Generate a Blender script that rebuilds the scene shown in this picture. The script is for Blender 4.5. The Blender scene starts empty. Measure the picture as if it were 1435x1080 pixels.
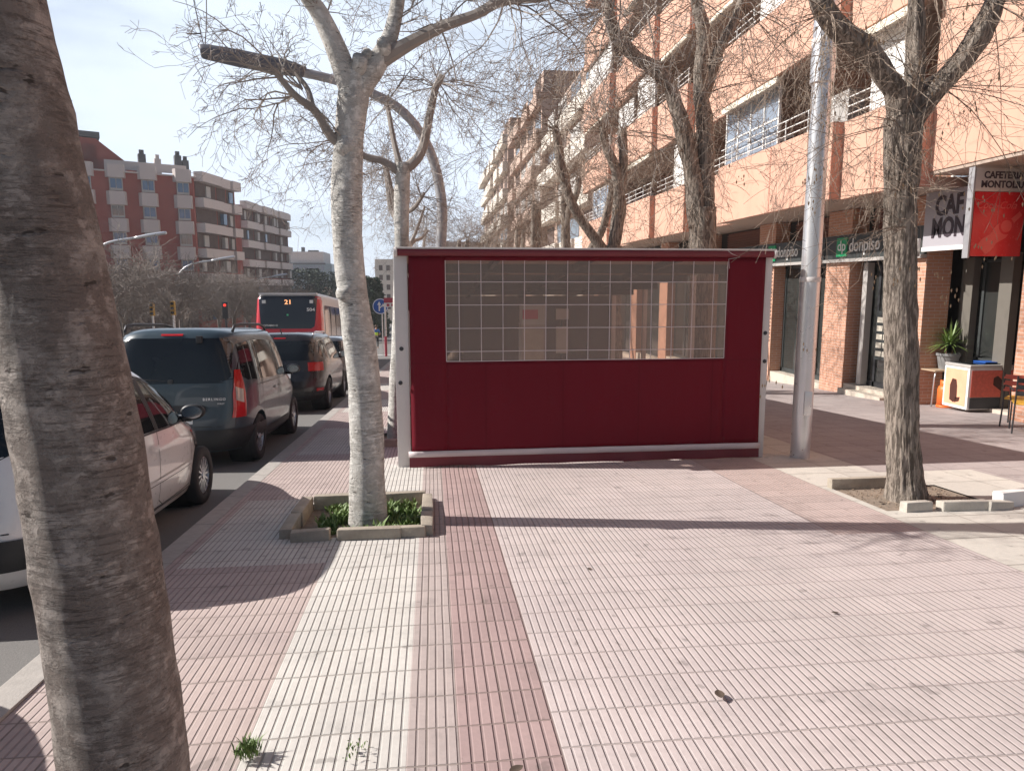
import bpy, bmesh, math, random
from mathutils import Vector, Matrix, noise
sc = bpy.context.scene
COL = sc.collection
S = 0.0564                      # the street falls away from the camera
TILT = -math.atan(S)
def g(y):
    return -S*max(-40., min(130., y))
R = math.radians

# ------------------------------------------------------------------ helpers
def tag(o, label=None, cat=None, group=None, kind=None):
    if label: o['label'] = label
    if cat: o['category'] = cat
    if group: o['group'] = group
    if kind: o['kind'] = kind
    return o
def empty(name, loc, label, cat, group=None, rz=0, tilt=False):
    o = bpy.data.objects.new(name, None); COL.objects.link(o)
    o.empty_display_size = .2
    o.location = loc
    if tilt: o.rotation_euler = (Matrix.Rotation(TILT, 3, 'X') @ Matrix.Rotation(rz, 3, 'Z')).to_euler()
    else: o.rotation_euler = (0, 0, rz)
    return tag(o, label, cat, group)
def link(name, me, mats, parent=None, loc=None):
    if not isinstance(mats, (list, tuple)): mats = [mats]
    for m in mats: me.materials.append(m)
    o = bpy.data.objects.new(name, me); COL.objects.link(o)
    if parent: o.parent = parent
    if loc: o.location = loc
    return o
def copy_tree(o, parent=None):
    c = o.copy(); COL.objects.link(c)
    if parent: c.parent = parent
    for ch in list(o.children): copy_tree(ch, c)
    return c

class MB:
    def __init__(s): s.v = []; s.f = []; s.mi = []; s.cur = 0
    def add(s, vs, fs):
        n = len(s.v); s.v += [tuple(v) for v in vs]
        for f in fs: s.f.append(tuple(i+n for i in f)); s.mi.append(s.cur)
    def box(s, x0, x1, y0, y1, z0, z1, M=None):
        vs = [(x, y, z) for z in (z0, z1) for y in (y0, y1) for x in (x0, x1)]
        if M: vs = [M @ Vector(v) for v in vs]
        s.add(vs, [(0,2,3,1),(4,5,7,6),(0,1,5,4),(2,6,7,3),(0,4,6,2),(1,3,7,5)])
    def bbox(s, x0, x1, y0, y1, z0, z1, b=.02, M=None):     # box with bevelled edges
        bm = bmesh.new(); bmesh.ops.create_cube(bm, size=1)
        for v in bm.verts:
            v.co = Vector(((x0+x1)/2+v.co.x*(x1-x0), (y0+y1)/2+v.co.y*(y1-y0), (z0+z1)/2+v.co.z*(z1-z0)))
        bmesh.ops.bevel(bm, geom=bm.edges[:], offset=b, segments=2, affect='EDGES', profile=.6)
        bm.verts.index_update()
        s.add([M @ v.co if M else v.co.copy() for v in bm.verts], [[v.index for v in f.verts] for f in bm.faces]); bm.free()
    def quad(s, a, b, c, d): s.add([a, b, c, d], [(0,1,2,3)])
    def tube(s, pts, rad, n=6, caps=True, twist=0, fr=None):
        pts = [Vector(p) for p in pts]; m = len(pts)
        if not hasattr(rad, '__len__'): rad = [rad]*m
        t = (pts[1]-pts[0]).normalized()
        up = Vector((1,0,0)) if abs(t.x) < .8 else Vector((0,1,0))
        u = t.cross(up).normalized()
        vs = []
        for i, p in enumerate(pts):
            if i: 
                t2 = (pts[min(i+1, m-1)]-pts[i-1])
                t2 = t2.normalized() if t2.length > 1e-7 else t
            else: t2 = t
            u = (u - t2*u.dot(t2))
            u = u.normalized() if u.length > 1e-6 else t2.orthogonal().normalized()
            w = t2.cross(u)
            for k in range(n):
                a = 2*math.pi*k/n+twist
                r = rad[i]*(fr(p, a, i) if fr else 1)
                vs.append(p+u*(math.cos(a)*r)+w*(math.sin(a)*r))
            t = t2
        fs = [(i*n+k, i*n+(k+1) % n, (i+1)*n+(k+1) % n, (i+1)*n+k) for i in range(m-1) for k in range(n)]
        if caps: fs += [tuple(range(n))[::-1], tuple((m-1)*n+k for k in range(n))]
        s.add(vs, fs)
    def lathe(s, prof, n=24, M=None):      # prof (r,z), axis z
        vs = [(r*math.cos(2*math.pi*k/n), r*math.sin(2*math.pi*k/n), z) for r, z in prof for k in range(n)]
        if M: vs = [M @ Vector(v) for v in vs]
        s.add(vs, [(i*n+k, i*n+(k+1) % n, (i+1)*n+(k+1) % n, (i+1)*n+k) for i in range(len(prof)-1) for k in range(n)])
    def prism(s, poly, z0, z1, M=None):
        n = len(poly)
        vs = [(x, y, z0) for x, y in poly]+[(x, y, z1) for x, y in poly]
        if M: vs = [M @ Vector(v) for v in vs]
        s.add(vs, [tuple(range(n))[::-1], tuple(range(n, 2*n))]+[(i, (i+1) % n, n+(i+1) % n, n+i) for i in range(n)])
    def grid(s, fn, nu, nv):
        vs = [fn(i/nu, j/nv) for j in range(nv+1) for i in range(nu+1)]
        s.add(vs, [(j*(nu+1)+i, j*(nu+1)+i+1, (j+1)*(nu+1)+i+1, (j+1)*(nu+1)+i) for j in range(nv) for i in range(nu)])
    def mesh(s, name, smooth=False):
        me = bpy.data.meshes.new(name); me.from_pydata(s.v, [], s.f)
        if any(s.mi): me.polygons.foreach_set('material_index', s.mi)
        if smooth: me.polygons.foreach_set('use_smooth', [True]*len(s.f))
        me.update(); return me
    def build(s, name, mats, parent=None, smooth=False, loc=None, ang=None):
        me = s.mesh(name, smooth)
        if ang is not None:
            me.polygons.foreach_set('use_smooth', [True]*len(s.f)); me.set_sharp_from_angle(angle=R(ang))
        return link(name, me, mats, parent, loc)

def evalmesh(o, name):
    dg = bpy.context.evaluated_depsgraph_get(); dg.update()
    return bpy.data.meshes.new_from_object(o.evaluated_get(dg), depsgraph=dg)
def text(name, body, size, mat, parent, M, ext=.004, fat=0., sx=1., align='CENTER', shear=0, sp=1.0, line=1.0):
    cu = bpy.data.curves.new(name, 'FONT'); cu.body = body; cu.size = size; cu.extrude = ext; cu.offset = fat
    cu.align_x = align; cu.align_y = 'CENTER'; cu.shear = shear; cu.space_character = sp; cu.space_line = line
    cu.resolution_u = 3
    t = bpy.data.objects.new('tmp', cu); COL.objects.link(t)
    me = evalmesh(t, name); bpy.data.objects.remove(t); bpy.data.curves.remove(cu)
    me.materials.clear()
    me.transform(M @ Matrix.Diagonal((sx, 1, 1, 1)))
    return link(name, me, mat, parent)
# text placement: faces -Y (towards the camera) or -X (towards the street)
def faceY(x, y, z): return Matrix.Translation((x, y, z)) @ Matrix.Rotation(R(90), 4, 'X')
def faceX(x, y, z): return Matrix.Translation((x, y, z)) @ Matrix.Rotation(R(-90), 4, 'Z') @ Matrix.Rotation(R(90), 4, 'X')

# ------------------------------------------------------------------ materials
class NT:
    def __init__(s, name):
        s.m = bpy.data.materials.new(name); s.m.use_nodes = True; s.t = s.m.node_tree; s.n = s.t.nodes; s.l = s.t.links
        s.b = s.n['Principled BSDF']
    def node(s, ty, ins=None, **kw):
        n = s.n.new(ty)
        for k, v in kw.items(): setattr(n, k, v)
        for k, v in (ins or {}).items(): s.put(n.inputs[k], v)
        return n
    def put(s, sock, v):
        if isinstance(v, bpy.types.NodeSocket): s.l.new(v, sock)
        elif isinstance(v, bpy.types.Node): s.l.new(v.outputs[0], sock)
        else: sock.default_value = v
    def math(s, op, a, b=0., c=None, clamp=False):
        n = s.n.new('ShaderNodeMath'); n.operation = op; n.use_clamp = clamp
        s.put(n.inputs[0], a); s.put(n.inputs[1], b)
        if c is not None: s.put(n.inputs[2], c)
        return n.outputs[0]
    def mix(s, f, a, b, ty='MIX'):
        n = s.n.new('ShaderNodeMix'); n.data_type = 'RGBA'; n.blend_type = ty
        s.put(n.inputs[0], f); s.put(n.inputs[6], a); s.put(n.inputs[7], b)
        return n.outputs[2]
    def noise(s, vec, scale, detail=4, rough=.55, sc=None):
        if sc:
            vec = s.node('ShaderNodeVectorMath', {0: vec, 1: sc}, operation='MULTIPLY').outputs[0]
        return s.node('ShaderNodeTexNoise', {'Vector': vec, 'Scale': scale, 'Detail': detail, 'Roughness': rough}).outputs[0]
    def ramp(s, f, a, b, smooth=True):
        n = s.node('ShaderNodeMapRange', {0: f, 1: a, 2: b}); n.interpolation_type = 'SMOOTHSTEP' if smooth else 'LINEAR'
        return n.outputs[0]
    def obj(s): return s.node('ShaderNodeTexCoord').outputs['Object']
    def bump(s, h, strength=.5, dist=.01):
        b = s.node('ShaderNodeBump', {'Height': h, 'Strength': strength, 'Distance': dist}); s.l.new(b.outputs[0], s.b.inputs['Normal'])
    def set(s, **k):
        for a, v in k.items(): s.put(s.b.inputs[a.replace('_', ' ')], v)
        return s.m
def c4(c): return (c[0], c[1], c[2], 1)
def plain(name, col, rough=.6, metal=0., var=.12, scale=6., bump=0., coat=0., spec=.5, bs=60):
    t = NT(name); o = t.obj()
    n = t.noise(o, scale, 5)
    lo = c4([x*(1-var) for x in col]); hi = c4([min(1, x*(1+var)) for x in col])
    t.set(Base_Color=t.mix(n, lo, hi), Roughness=t.math('ADD', t.math('MULTIPLY', t.noise(o, scale*3, 3), .18), rough-.09), Metallic=metal)
    t.b.inputs['Coat Weight'].default_value = coat; t.b.inputs['Coat Roughness'].default_value = .04
    t.b.inputs['Specular IOR Level'].default_value = spec
    if bump: t.bump(t.noise(o, bs, 4), bump, .01)
    return t.m
def paving(name, col, col2, pitch, x0, tile, row, y0=0., groove=.72, gcol=.6, tvar=.12, jc=.75):
    t = NT(name); o = t.obj(); xyz = t.node('ShaderNodeSeparateXYZ', {0: o})
    x, y = xyz.outputs[0], xyz.outputs[1]
    wob = t.math('MULTIPLY', t.math('SUBTRACT', t.noise(o, 1.2, 2), .5), .03)
    yy = t.math('ADD', t.math('SUBTRACT', y, y0), wob); xx = t.math('ADD', t.math('SUBTRACT', x, x0), t.math('MULTIPLY', wob, .3))
    u = t.math('FRACT', t.math('DIVIDE', xx, pitch))
    d = t.math('ABSOLUTE', t.math('SUBTRACT', u, .5))
    gr = t.ramp(d, groove*.5-.03, groove*.5+.09)
    def joint(a, p, w):
        q = t.math('ABSOLUTE', t.math('SUBTRACT', t.math('FRACT', t.math('DIVIDE', a, p)), .5))
        return t.ramp(q, .5-w/p, .5-w/p*.35)
    jx = joint(xx, tile, .005); jy = joint(yy, row, .007)
    jj = t.math('MAXIMUM', jx, jy)
    cell = t.node('ShaderNodeCombineXYZ', {0: t.math('FLOOR', t.math('DIVIDE', xx, tile)), 1: t.math('FLOOR', t.math('DIVIDE', yy, row))})
    wn = t.node('ShaderNodeTexWhiteNoise', {0: cell}, noise_dimensions='3D').outputs['Value']
    big = t.noise(o, .7, 5, .6); fine = t.noise(o, 28, 4, .7); mid = t.noise(o, 4.5, 5, .65)
    base = t.mix(t.ramp(big, .32, .68), c4(col), c4(col2))
    k = t.math('ADD', 1-tvar*.9, t.math('MULTIPLY', wn, tvar))
    k = t.math('MULTIPLY', k, t.math('ADD', .84, t.math('MULTIPLY', fine, .3)))
    k = t.math('MULTIPLY', k, t.math('SUBTRACT', 1.06, t.math('MULTIPLY', t.ramp(mid, .52, .75), .20)))
    base = t.mix(1., base, t.node('ShaderNodeCombineColor', {0: k, 1: k, 2: k}), 'MULTIPLY')
    dirt = t.math('MULTIPLY', gr, t.math('ADD', .35, t.math('MULTIPLY', mid, .9)))
    base = t.mix(dirt, base, c4([c*gcol for c in col2]))
    base = t.mix(t.math('MULTIPLY', jj, jc), base, (.16, .125, .10, 1))
    spots = t.math('MAXIMUM', t.ramp(t.noise(o, 9, 2, .4), .70, .73), t.math('MULTIPLY', t.ramp(t.noise(o, 1.7, 6, .7), .58, .72), .6))
    base = t.mix(t.math('MULTIPLY', spots, .35), base, (.12, .10, .09, 1))
    h = t.math('SUBTRACT', 1., t.math('MAXIMUM', gr, jj)); h = t.math('ADD', h, t.math('MULTIPLY', fine, .25))
    t.bump(h, .8, .007)
    return t.set(Base_Color=base, Roughness=.85)
def brick(name, c1, c2, mort, sc=1., swap=True):
    t = NT(name); o = t.obj(); q = t.node('ShaderNodeSeparateXYZ', {0: o})
    v = t.node('ShaderNodeCombineXYZ', {0: t.math('ADD', q.outputs[0], q.outputs[1]), 1: q.outputs[2], 2: 0.})
    b = t.node('ShaderNodeTexBrick', {'Vector': v, 'Color1': c4(c1), 'Color2': c4(c2), 'Mortar': c4(mort), 'Scale': sc, 'Mortar Size': .006, 'Brick Width': .24, 'Row Height': .068, 'Bias': 0., 'Mortar Smooth': .2})
    n = t.noise(o, 3, 5)
    col = t.mix(t.math('MULTIPLY', n, .35), b.outputs[0], c4([x*.6 for x in c1]))
    t.bump(t.math('SUBTRACT', 1., b.outputs[1]), .5, .006)
    return t.set(Base_Color=col, Roughness=.85)
def bark_smooth(name, light, dark, tone, k=1.):
    t = NT(name); o = t.obj()
    n1 = t.noise(o, 5., 7, .62, (1, 1, .75)); n2 = t.noise(o, 17, 8, .72, (1, 1, 1.2)); fine = t.noise(o, 85, 6, .8, (1, 1, 1.3)); ring = t.noise(o, 9, 6, .7, (.45, .45, 5.2)); scar = t.noise(o, 14, 3, .55, (1, 1, 2.4))
    lines = t.ramp(t.math('ABSOLUTE', t.math('SUBTRACT', ring, .5)), .022, .0)          # thin wrinkles round the trunk
    lines = t.math('MULTIPLY', lines, t.ramp(t.noise(o, 3.1, 3), .42, .62))
    c = t.mix(t.ramp(n1, .42, .58), c4(tone), c4(light))
    c = t.mix(t.math('MULTIPLY', t.ramp(n2, .50, .57), .75*k), c, c4([x*.66 for x in tone]))
    c = t.mix(t.math('MULTIPLY', t.ramp(n2, .46, .40), .5), c, c4([min(1, x*1.18) for x in light]))
    c = t.mix(t.math('MULTIPLY', t.ramp(fine, .52, .66), .55*k), c, c4(dark))
    c = t.mix(t.math('MULTIPLY', lines, .7), c, c4(dark))
    c = t.mix(t.math('MULTIPLY', t.ramp(scar, .68, .72), .9), c, c4([x*.45 for x in dark]))
    h = t.math('ADD', t.math('MULTIPLY', lines, -.7), t.math('MULTIPLY', fine, 1.)); h = t.math('ADD', h, t.math('MULTIPLY', t.ramp(scar, .6, .72), -1.)); h = t.math('ADD', h, t.math('MULTIPLY', t.ramp(n2, .44, .56), -.6))
    t.bump(h, .85, .011)
    return t.set(Base_Color=c, Roughness=.88)
def bark_rough(name, light, dark):
    t = NT(name); o = t.obj()
    f = t.noise(o, 40, 5, .68, (1, 1, .15)); n = t.noise(o, 5, 5)
    c = t.mix(t.ramp(f, .43, .55), c4(dark), c4(light)); c = t.mix(t.math('MULTIPLY', n, .4), c, c4([x*.7 for x in light]))
    t.bump(t.math('ADD', f, t.math('MULTIPLY', t.noise(o, 90, 3), .2)), 1., .03)
    return t.set(Base_Color=c, Roughness=.92)
def glass_thin(name, tint, alpha, rough=.05):
    # a thin clear sheet: partly transparent, partly glossy
    t = NT(name); out = t.n['Material Output']
    tr = t.node('ShaderNodeBsdfTransparent', {0: c4(tint)})
    o = t.obj(); n = t.noise(o, 2.2, 3)
    t.set(Base_Color=(.60, .50, .43, 1), Roughness=rough); t.b.inputs['Specular IOR Level'].default_value = .6
    t.bump(n, .25, .02)
    mx = t.node('ShaderNodeMixShader', {0: alpha, 1: tr.outputs[0], 2: t.b.outputs[0]}); t.l.new(mx.outputs[0], out.inputs[0])
    return t.m
def window_mat(name, col, rough=.06, spec=.8):
    t = NT(name); o = t.obj()
    t.set(Base_Color=t.mix(t.noise(o, 1.3, 3), c4([c*.6 for c in col]), c4([c*1.4 for c in col])), Roughness=rough); t.b.inputs['Specular IOR Level'].default_value = spec
    t.bump(t.noise(o, 1.1, 2), .06, .02)
    return t.m

M = {}
M['pink'] = paving('pink_tiles', (.45,.375,.35), (.40,.33,.31), .0417, -2.05, .25, .25, gcol=.66, jc=.48)
M['pinkL'] = paving('old_pink_tiles', (.49,.395,.36), (.43,.345,.325), .0417, -2.05, .25, .25, gcol=.66, jc=.48)
M['white'] = paving('white_tiles', (.60,.565,.52), (.53,.50,.465), .0417, -.78, .25, .25, gcol=.55, tvar=.08, jc=.48)
M['red'] = paving('red_tiles', (.40,.285,.27), (.345,.245,.235), .051, .08, .205, .25, gcol=.66, tvar=.14, jc=.48)
M['redR'] = paving('worn_red_tiles', (.50,.39,.36), (.47,.37,.34), .0417, 3.93, .25, .25, gcol=.7, jc=.4)
M['wide'] = paving('wide_pink_tiles', (.53,.45,.43), (.47,.40,.385), .0425, .49, .34, .255, gcol=.76, tvar=.09, jc=.36)
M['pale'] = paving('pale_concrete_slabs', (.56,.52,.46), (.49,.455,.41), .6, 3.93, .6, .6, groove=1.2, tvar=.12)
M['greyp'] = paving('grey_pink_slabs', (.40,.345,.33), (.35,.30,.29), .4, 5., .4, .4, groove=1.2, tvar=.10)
def asphalt():
    t = NT('asphalt'); o = t.obj()
    n = t.noise(o, 90, 3, .8); b = t.noise(o, .8, 5)
    c = t.mix(n, (.07,.067,.066,1), (.28,.27,.26,1)); c = t.mix(t.math('MULTIPLY', b, .6), c, (.19,.18,.17,1))
    t.bump(n, .6, .006); return t.set(Base_Color=c, Roughness=.9)
M['asphalt'] = asphalt()
M['earth'] = plain('ground_earth', (.25,.195,.15), .95, var=.4, scale=20, bump=.8)
M['ground'] = plain('city_ground', (.17,.16,.15), .95, var=.3, scale=.3)
M['kerb'] = plain('kerb_granite', (.40,.37,.34), .8, var=.25, scale=14, bump=.3)
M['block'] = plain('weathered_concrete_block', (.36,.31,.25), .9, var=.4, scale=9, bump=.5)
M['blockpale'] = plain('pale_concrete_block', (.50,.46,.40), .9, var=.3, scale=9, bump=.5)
M['barkF'] = bark_smooth('bark_grey', (.43,.37,.33), (.14,.105,.085), (.29,.232,.20))
M['barkS'] = bark_smooth('bark_pale', (.74,.71,.66), (.30,.26,.22), (.62,.585,.535), .45)
M['barkR'] = bark_rough('bark_furrowed', (.36,.30,.25), (.10,.078,.06))
M['twigS'] = plain('twig_grey', (.30,.26,.23), .8, var=.3)
M['limbD'] = plain('limb_dark', (.13,.11,.095), .85, var=.4, scale=12, bump=.5)
M['twigR'] = plain('twig_brown', (.22,.165,.125), .8, var=.35)
M['twigF'] = plain('far_twig', (.215,.18,.158), .9, var=.3)
M['pod'] = plain('seed_pod', (.30,.20,.12), .8, var=.3)
M['leaf'] = plain('weed_leaf', (.13,.20,.05), .6, var=.5, scale=30)
M['evergreen'] = plain('evergreen_leaf', (.028,.05,.028), .7, var=.5, scale=2)
M['dryleaf2'] = plain('soil_crumbs', (.27,.20,.145), .9, var=.6, scale=20)
M['dryleaf'] = plain('dry_leaf', (.08,.055,.04), .8, var=.4, scale=30)
def canvas_mat():
    t = NT('wine_canvas'); o = t.obj()
    n = t.noise(o, 1.2, 5, .6, (1, 1, .35)); w_ = t.noise(o, 7, 4, .6, (1, 1, .10)); d_ = t.noise(o, 3, 6, .7)
    c = t.mix(n, (.118,.002,.010,1), (.160,.004,.015,1)); c = t.mix(t.math('MULTIPLY', t.ramp(d_, .58, .8), .12), c, (.19,.05,.05,1))
    t.bump(t.math('ADD', w_, t.math('MULTIPLY', n, 1.5)), .35, .02); t.b.inputs['Specular IOR Level'].default_value = .22
    return t.set(Base_Color=c, Roughness=.72)
M['canvas'] = canvas_mat()
M['canvas_edge'] = plain('wine_canvas_hem', (.17,.02,.03), .55, var=.2, scale=5)
M['canvas_seam'] = plain('wine_canvas_seam', (.112,.003,.010), .7, spec=.2)
def roof_canvas():
    t = NT('roof_canvas'); tl = t.node('ShaderNodeBsdfTranslucent', {0: (.42,.30,.25,1)}); t.set(Base_Color=(.30,.22,.19,1), Roughness=.8)
    mx = t.node('ShaderNodeMixShader', {0: .45, 1: t.b.outputs[0], 2: tl.outputs[0]}); t.l.new(mx.outputs[0], t.n['Material Output'].inputs[0]); return t.m
M['roofcanvas'] = roof_canvas()
M['canvasD'] = plain('dark_canvas', (.10,.075,.07), .8, var=.2, scale=2)
M['whitemetal'] = plain('white_painted_metal', (.66,.62,.60), .45, var=.10, scale=3)
M['hem'] = plain('pale_hem', (.60,.52,.52), .5, var=.12, scale=4)
M['plastic'] = glass_thin('clear_plastic_sheet', (.70,.60,.54), .30, .20)
M['steel'] = plain('galvanised_steel', (.66,.66,.68), .30, .7, var=.12, scale=3)
M['darkmetal'] = plain('dark_metal', (.06,.06,.065), .5, .5)
M['lampdark'] = plain('lamp_head_grey', (.13,.13,.15), .5, .3)
M['lampgrey'] = plain('lamp_grey_paint', (.36,.35,.36), .5, .3)
def render_mat():
    t = NT('orange_render'); o = t.obj()
    n = t.noise(o, 1.1, 5); st = t.noise(o, 3.2, 5, .6, (1, 1, .12)); f = t.noise(o, 30, 3)
    c = t.mix(n, (.58,.335,.24,1), (.67,.405,.30,1)); c = t.mix(t.math('MULTIPLY', t.ramp(st, .50, .72), .32), c, (.42,.27,.21,1))
    t.bump(f, .2, .006); return t.set(Base_Color=c, Roughness=.88)
M['orange'] = render_mat()
M['orangeD'] = plain('orange_joint_and_shade', (.50,.25,.18), .85, var=.12, scale=3)
M['joint'] = plain('joint_brown', (.24,.11,.08), .85)
M['soffit'] = plain('soffit_beige', (.42,.33,.27), .85)
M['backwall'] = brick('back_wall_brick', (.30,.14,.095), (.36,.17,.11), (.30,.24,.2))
M['brick'] = brick('orange_brick', (.52,.26,.17), (.60,.31,.20), (.62,.52,.44))
M['whitep'] = plain('white_paint', (.80,.78,.75), .5, var=.05)
M['cream'] = plain('cream_awning', (.72,.66,.55), .7)
M['pane'] = window_mat('window_pane', (.10,.115,.13))
M['panedark'] = window_mat('shop_pane', (.035,.037,.035))
M['panegrey'] = window_mat('grey_pane', (.22,.26,.32), .12)
M['dark'] = plain('dark_interior', (.03,.027,.025), .7)
M['shopback'] = plain('shop_interior', (.14,.125,.105), .8)
M['signgrey'] = plain('sign_charcoal', (.045,.05,.05), .5)
M['green'] = plain('sign_green', (.01,.30,.12), .4, var=.05)
M['signwhite'] = plain('sign_white', (.78,.78,.76), .5, var=.04)
M['signshaded'] = plain('white_sign_shaded', (.42,.40,.43), .5, var=.04)
M['letterdark'] = plain('letter_dark', (.05,.035,.045), .5)
M['silver'] = plain('sign_silver', (.52,.49,.46), .45, .3)
M['signred'] = plain('sign_red', (.62,.02,.022), .25, var=.05)
M['signred2'] = plain('sign_red_pale', (.68,.085,.07), .3)
M['stone'] = plain('step_stone', (.55,.48,.40), .8, var=.15, scale=5, bump=.2)
M['redbrickL'] = plain('far_red_brick', (.33,.085,.065), .9, var=.15, scale=1.)
M['farpale'] = plain('far_pale_panel', (.62,.55,.52), .9, var=.06, scale=1.)
M['fardark'] = plain('far_dark_recess', (.10,.065,.055), .9, var=.4, scale=1.5)
M['farwin'] = window_mat('far_window', (.09,.17,.30), .2)
M['farshut'] = plain('far_shutter', (.48,.46,.44), .8)
M['roofdk'] = plain('roof_slate', (.10,.10,.11), .8)
M['farglass'] = plain('far_green_glass', (.20,.27,.31), .4, var=.2, scale=.4)
M['farcream'] = plain('far_cream', (.72,.66,.58), .9, var=.05)
M['farbeige'] = plain('far_beige_pink', (.50,.36,.29), .9, var=.08, scale=.5)
M['rubber'] = plain('tyre_rubber', (.025,.025,.027), .8)
M['alloy'] = plain('alloy', (.50,.50,.52), .3, .8)
M['trim'] = plain('black_trim', (.022,.022,.025), .5)
M['carglass'] = window_mat('car_glass', (.010,.013,.016), .04, .45)
M['cwhite'] = plain('white_car_paint', (.80,.78,.76), .3, var=.02, coat=1.)
M['cblue'] = plain('slate_blue_car_paint', (.035,.058,.075), .32, 0., var=.05, coat=.5)
M['cblack'] = plain('black_car_paint', (.018,.015,.017), .3, 0., var=.1, coat=.5)
M['cgrey'] = plain('grey_car_paint', (.16,.16,.17), .3, .4, var=.05, coat=1.)
M['taillight'] = plain('red_tail_lens', (.50,.012,.012), .15, var=.2, scale=14, coat=1.)
M['lens'] = plain('clear_lens', (.55,.52,.50), .15, .4, var=.3, scale=40, coat=1.)
M['chrome'] = plain('chrome', (.7,.7,.72), .15, 1.)
M['busred'] = plain('bus_red', (.55,.012,.03), .3, var=.06, coat=.6)
M['buswin'] = window_mat('bus_window', (.010,.010,.014), .10)
M['buswhite'] = plain('bus_white', (.62,.62,.63), .4)
M['yellow'] = plain('signal_yellow', (.48,.27,.03), .6)
M['skin'] = plain('skin', (.50,.30,.22), .6)
M['hivis'] = plain('hivis_yellow', (.55,.80,.06), .6)
M['blue'] = plain('blue_cloth', (.04,.16,.45), .7)
M['blackcloth'] = plain('black_cloth', (.02,.02,.022), .85)
M['hair'] = plain('brown_hair', (.06,.035,.02), .7)
M['roadblue'] = plain('road_sign_blue', (.02,.10,.40), .4)
M['signmag'] = plain('street_sign_red', (.40,.05,.08), .5)
M['pot'] = plain('grey_pot', (.22,.22,.22), .7)
M['plant'] = plain('dracaena_leaf', (.16,.24,.06), .5, var=.4, scale=8)
M['wood'] = plain('plant_stem', (.22,.15,.09), .8)
M['bottle_orange'] = plain('gas_bottle_orange', (.75,.16,.03), .45)
M['peach'] = plain('freezer_picture_peach', (.80,.42,.26), .45, var=.2, scale=6)
M['choc'] = plain('picture_chocolate', (.07,.02,.012), .5)
M['woodtop'] = plain('table_top', (.42,.30,.2), .5)
M['weave_y'] = plain('yellow_weave', (.80,.42,.05), .6, var=.4, scale=18)
M['weave_r'] = plain('red_weave', (.60,.12,.08), .6, var=.4, scale=18)
M['pinkboard'] = plain('pink_board', (.85,.12,.2), .5)
M['menupaper'] = plain('menu_paper', (.72,.66,.55), .6, var=.3, scale=6)
def emissive(name, col, s):
    t = NT(name); t.set(Base_Color=c4(col)); t.b.inputs['Emission Color'].default_value = c4(col); t.b.inputs['Emission Strength'].default_value = s; return t.m
M['ledamber'] = emissive('amber_display', (1., .45, .2), .9)
M['ledred'] = emissive('red_lamp_glow', (1., .05, .03), .9)
M['ledgreen'] = emissive('green_led', (.1, .5, .25), .12)

# ------------------------------------------------------------------ ground
def sheet(name, x0, x1, y0, y1, off, mat, thick=0., dx=None):
    mb = MB(); ys = sorted({y0, y1} | {y for y in (-40., 130.) if y0 < y < y1})
    for a, b in zip(ys, ys[1:]):
        za, zb = g(a)+off, g(b)+off
        if thick: 
            mb.add([(x0,a,za),(x1,a,za),(x1,b,zb),(x0,b,zb),(x0,a,za-thick),(x1,a,za-thick),(x1,b,zb-thick),(x0,b,zb-thick)],
                   [(0,1,2,3),(7,6,5,4),(0,4,5,1),(1,5,6,2),(2,6,7,3),(3,7,4,0)])
        else: mb.quad((x0,a,za),(x1,a,za),(x1,b,zb),(x0,b,zb))
    return tag(mb.build(name, mat), kind='structure')
sheet('ground', -2500, 2500, -1500, 4000, -.30, M['ground'])
sheet('road', -24.0, -2.06, -60, 400, -.12, M['asphalt'], .1)
PITL = (-1.16, -.12, 5.48, 6.56); PITL2 = (-1.16, -.12, 9.75, 10.95); PITR = (4.02, 5.15, 5.62, 6.5)
# paved sidewalk: one sheet, one material slot per band of tiles, holes left for the tree pits
def sidewalk():
    mats = [M[k] for k in ('pinkL', 'white', 'pink', 'red', 'wide', 'redR', 'pale', 'greyp')]
    xs = sorted({-1.88, -1.80, -.78, -.13, .08, .49, 3.17, 3.93, 4.95, 6.1, 12., *PITL[:2], *PITR[:2]})
    ys = sorted({-60., 4.88, 6.79, 5.02, 9.2, 11.6, 13.8, 16.1, 18.4, 20.6, 3.9, 7.15, 130., 300., *PITL[2:], *PITL2[2:], *PITR[2:]})
    mb = MB()
    for x0, x1 in zip(xs, xs[1:]):
        for y0, y1 in zip(ys, ys[1:]):
            x, y = (x0+x1)/2, (y0+y1)/2
            if any(p[0] < x < p[1] and p[2] < y < p[3] for p in (PITL, PITL2, PITR)): continue
            if x < -.78:
                patch = any(a < y < b for a, b in ((4.88, 6.79), (9.2, 11.6), (13.8, 16.1), (18.4, 20.6)))
                k = 1 if (patch and x > -1.8) else 0
            elif x < -.13: k = 1
            elif x < .08: k = 2
            elif x < .49: k = 3
            elif x < 3.17: k = 4
            elif x < 3.93: k = 5 if y > 5.02 else 4
            elif x < 4.95: k = 6
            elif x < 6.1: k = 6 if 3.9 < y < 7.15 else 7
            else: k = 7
            mb.cur = k
            mb.quad((x0,y0,g(y0)),(x1,y0,g(y0)),(x1,y1,g(y1)),(x0,y1,g(y1)))
    return tag(mb.build('sidewalk', mats), kind='structure')
sidewalk()
mb = MB()
y = -20.
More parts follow.
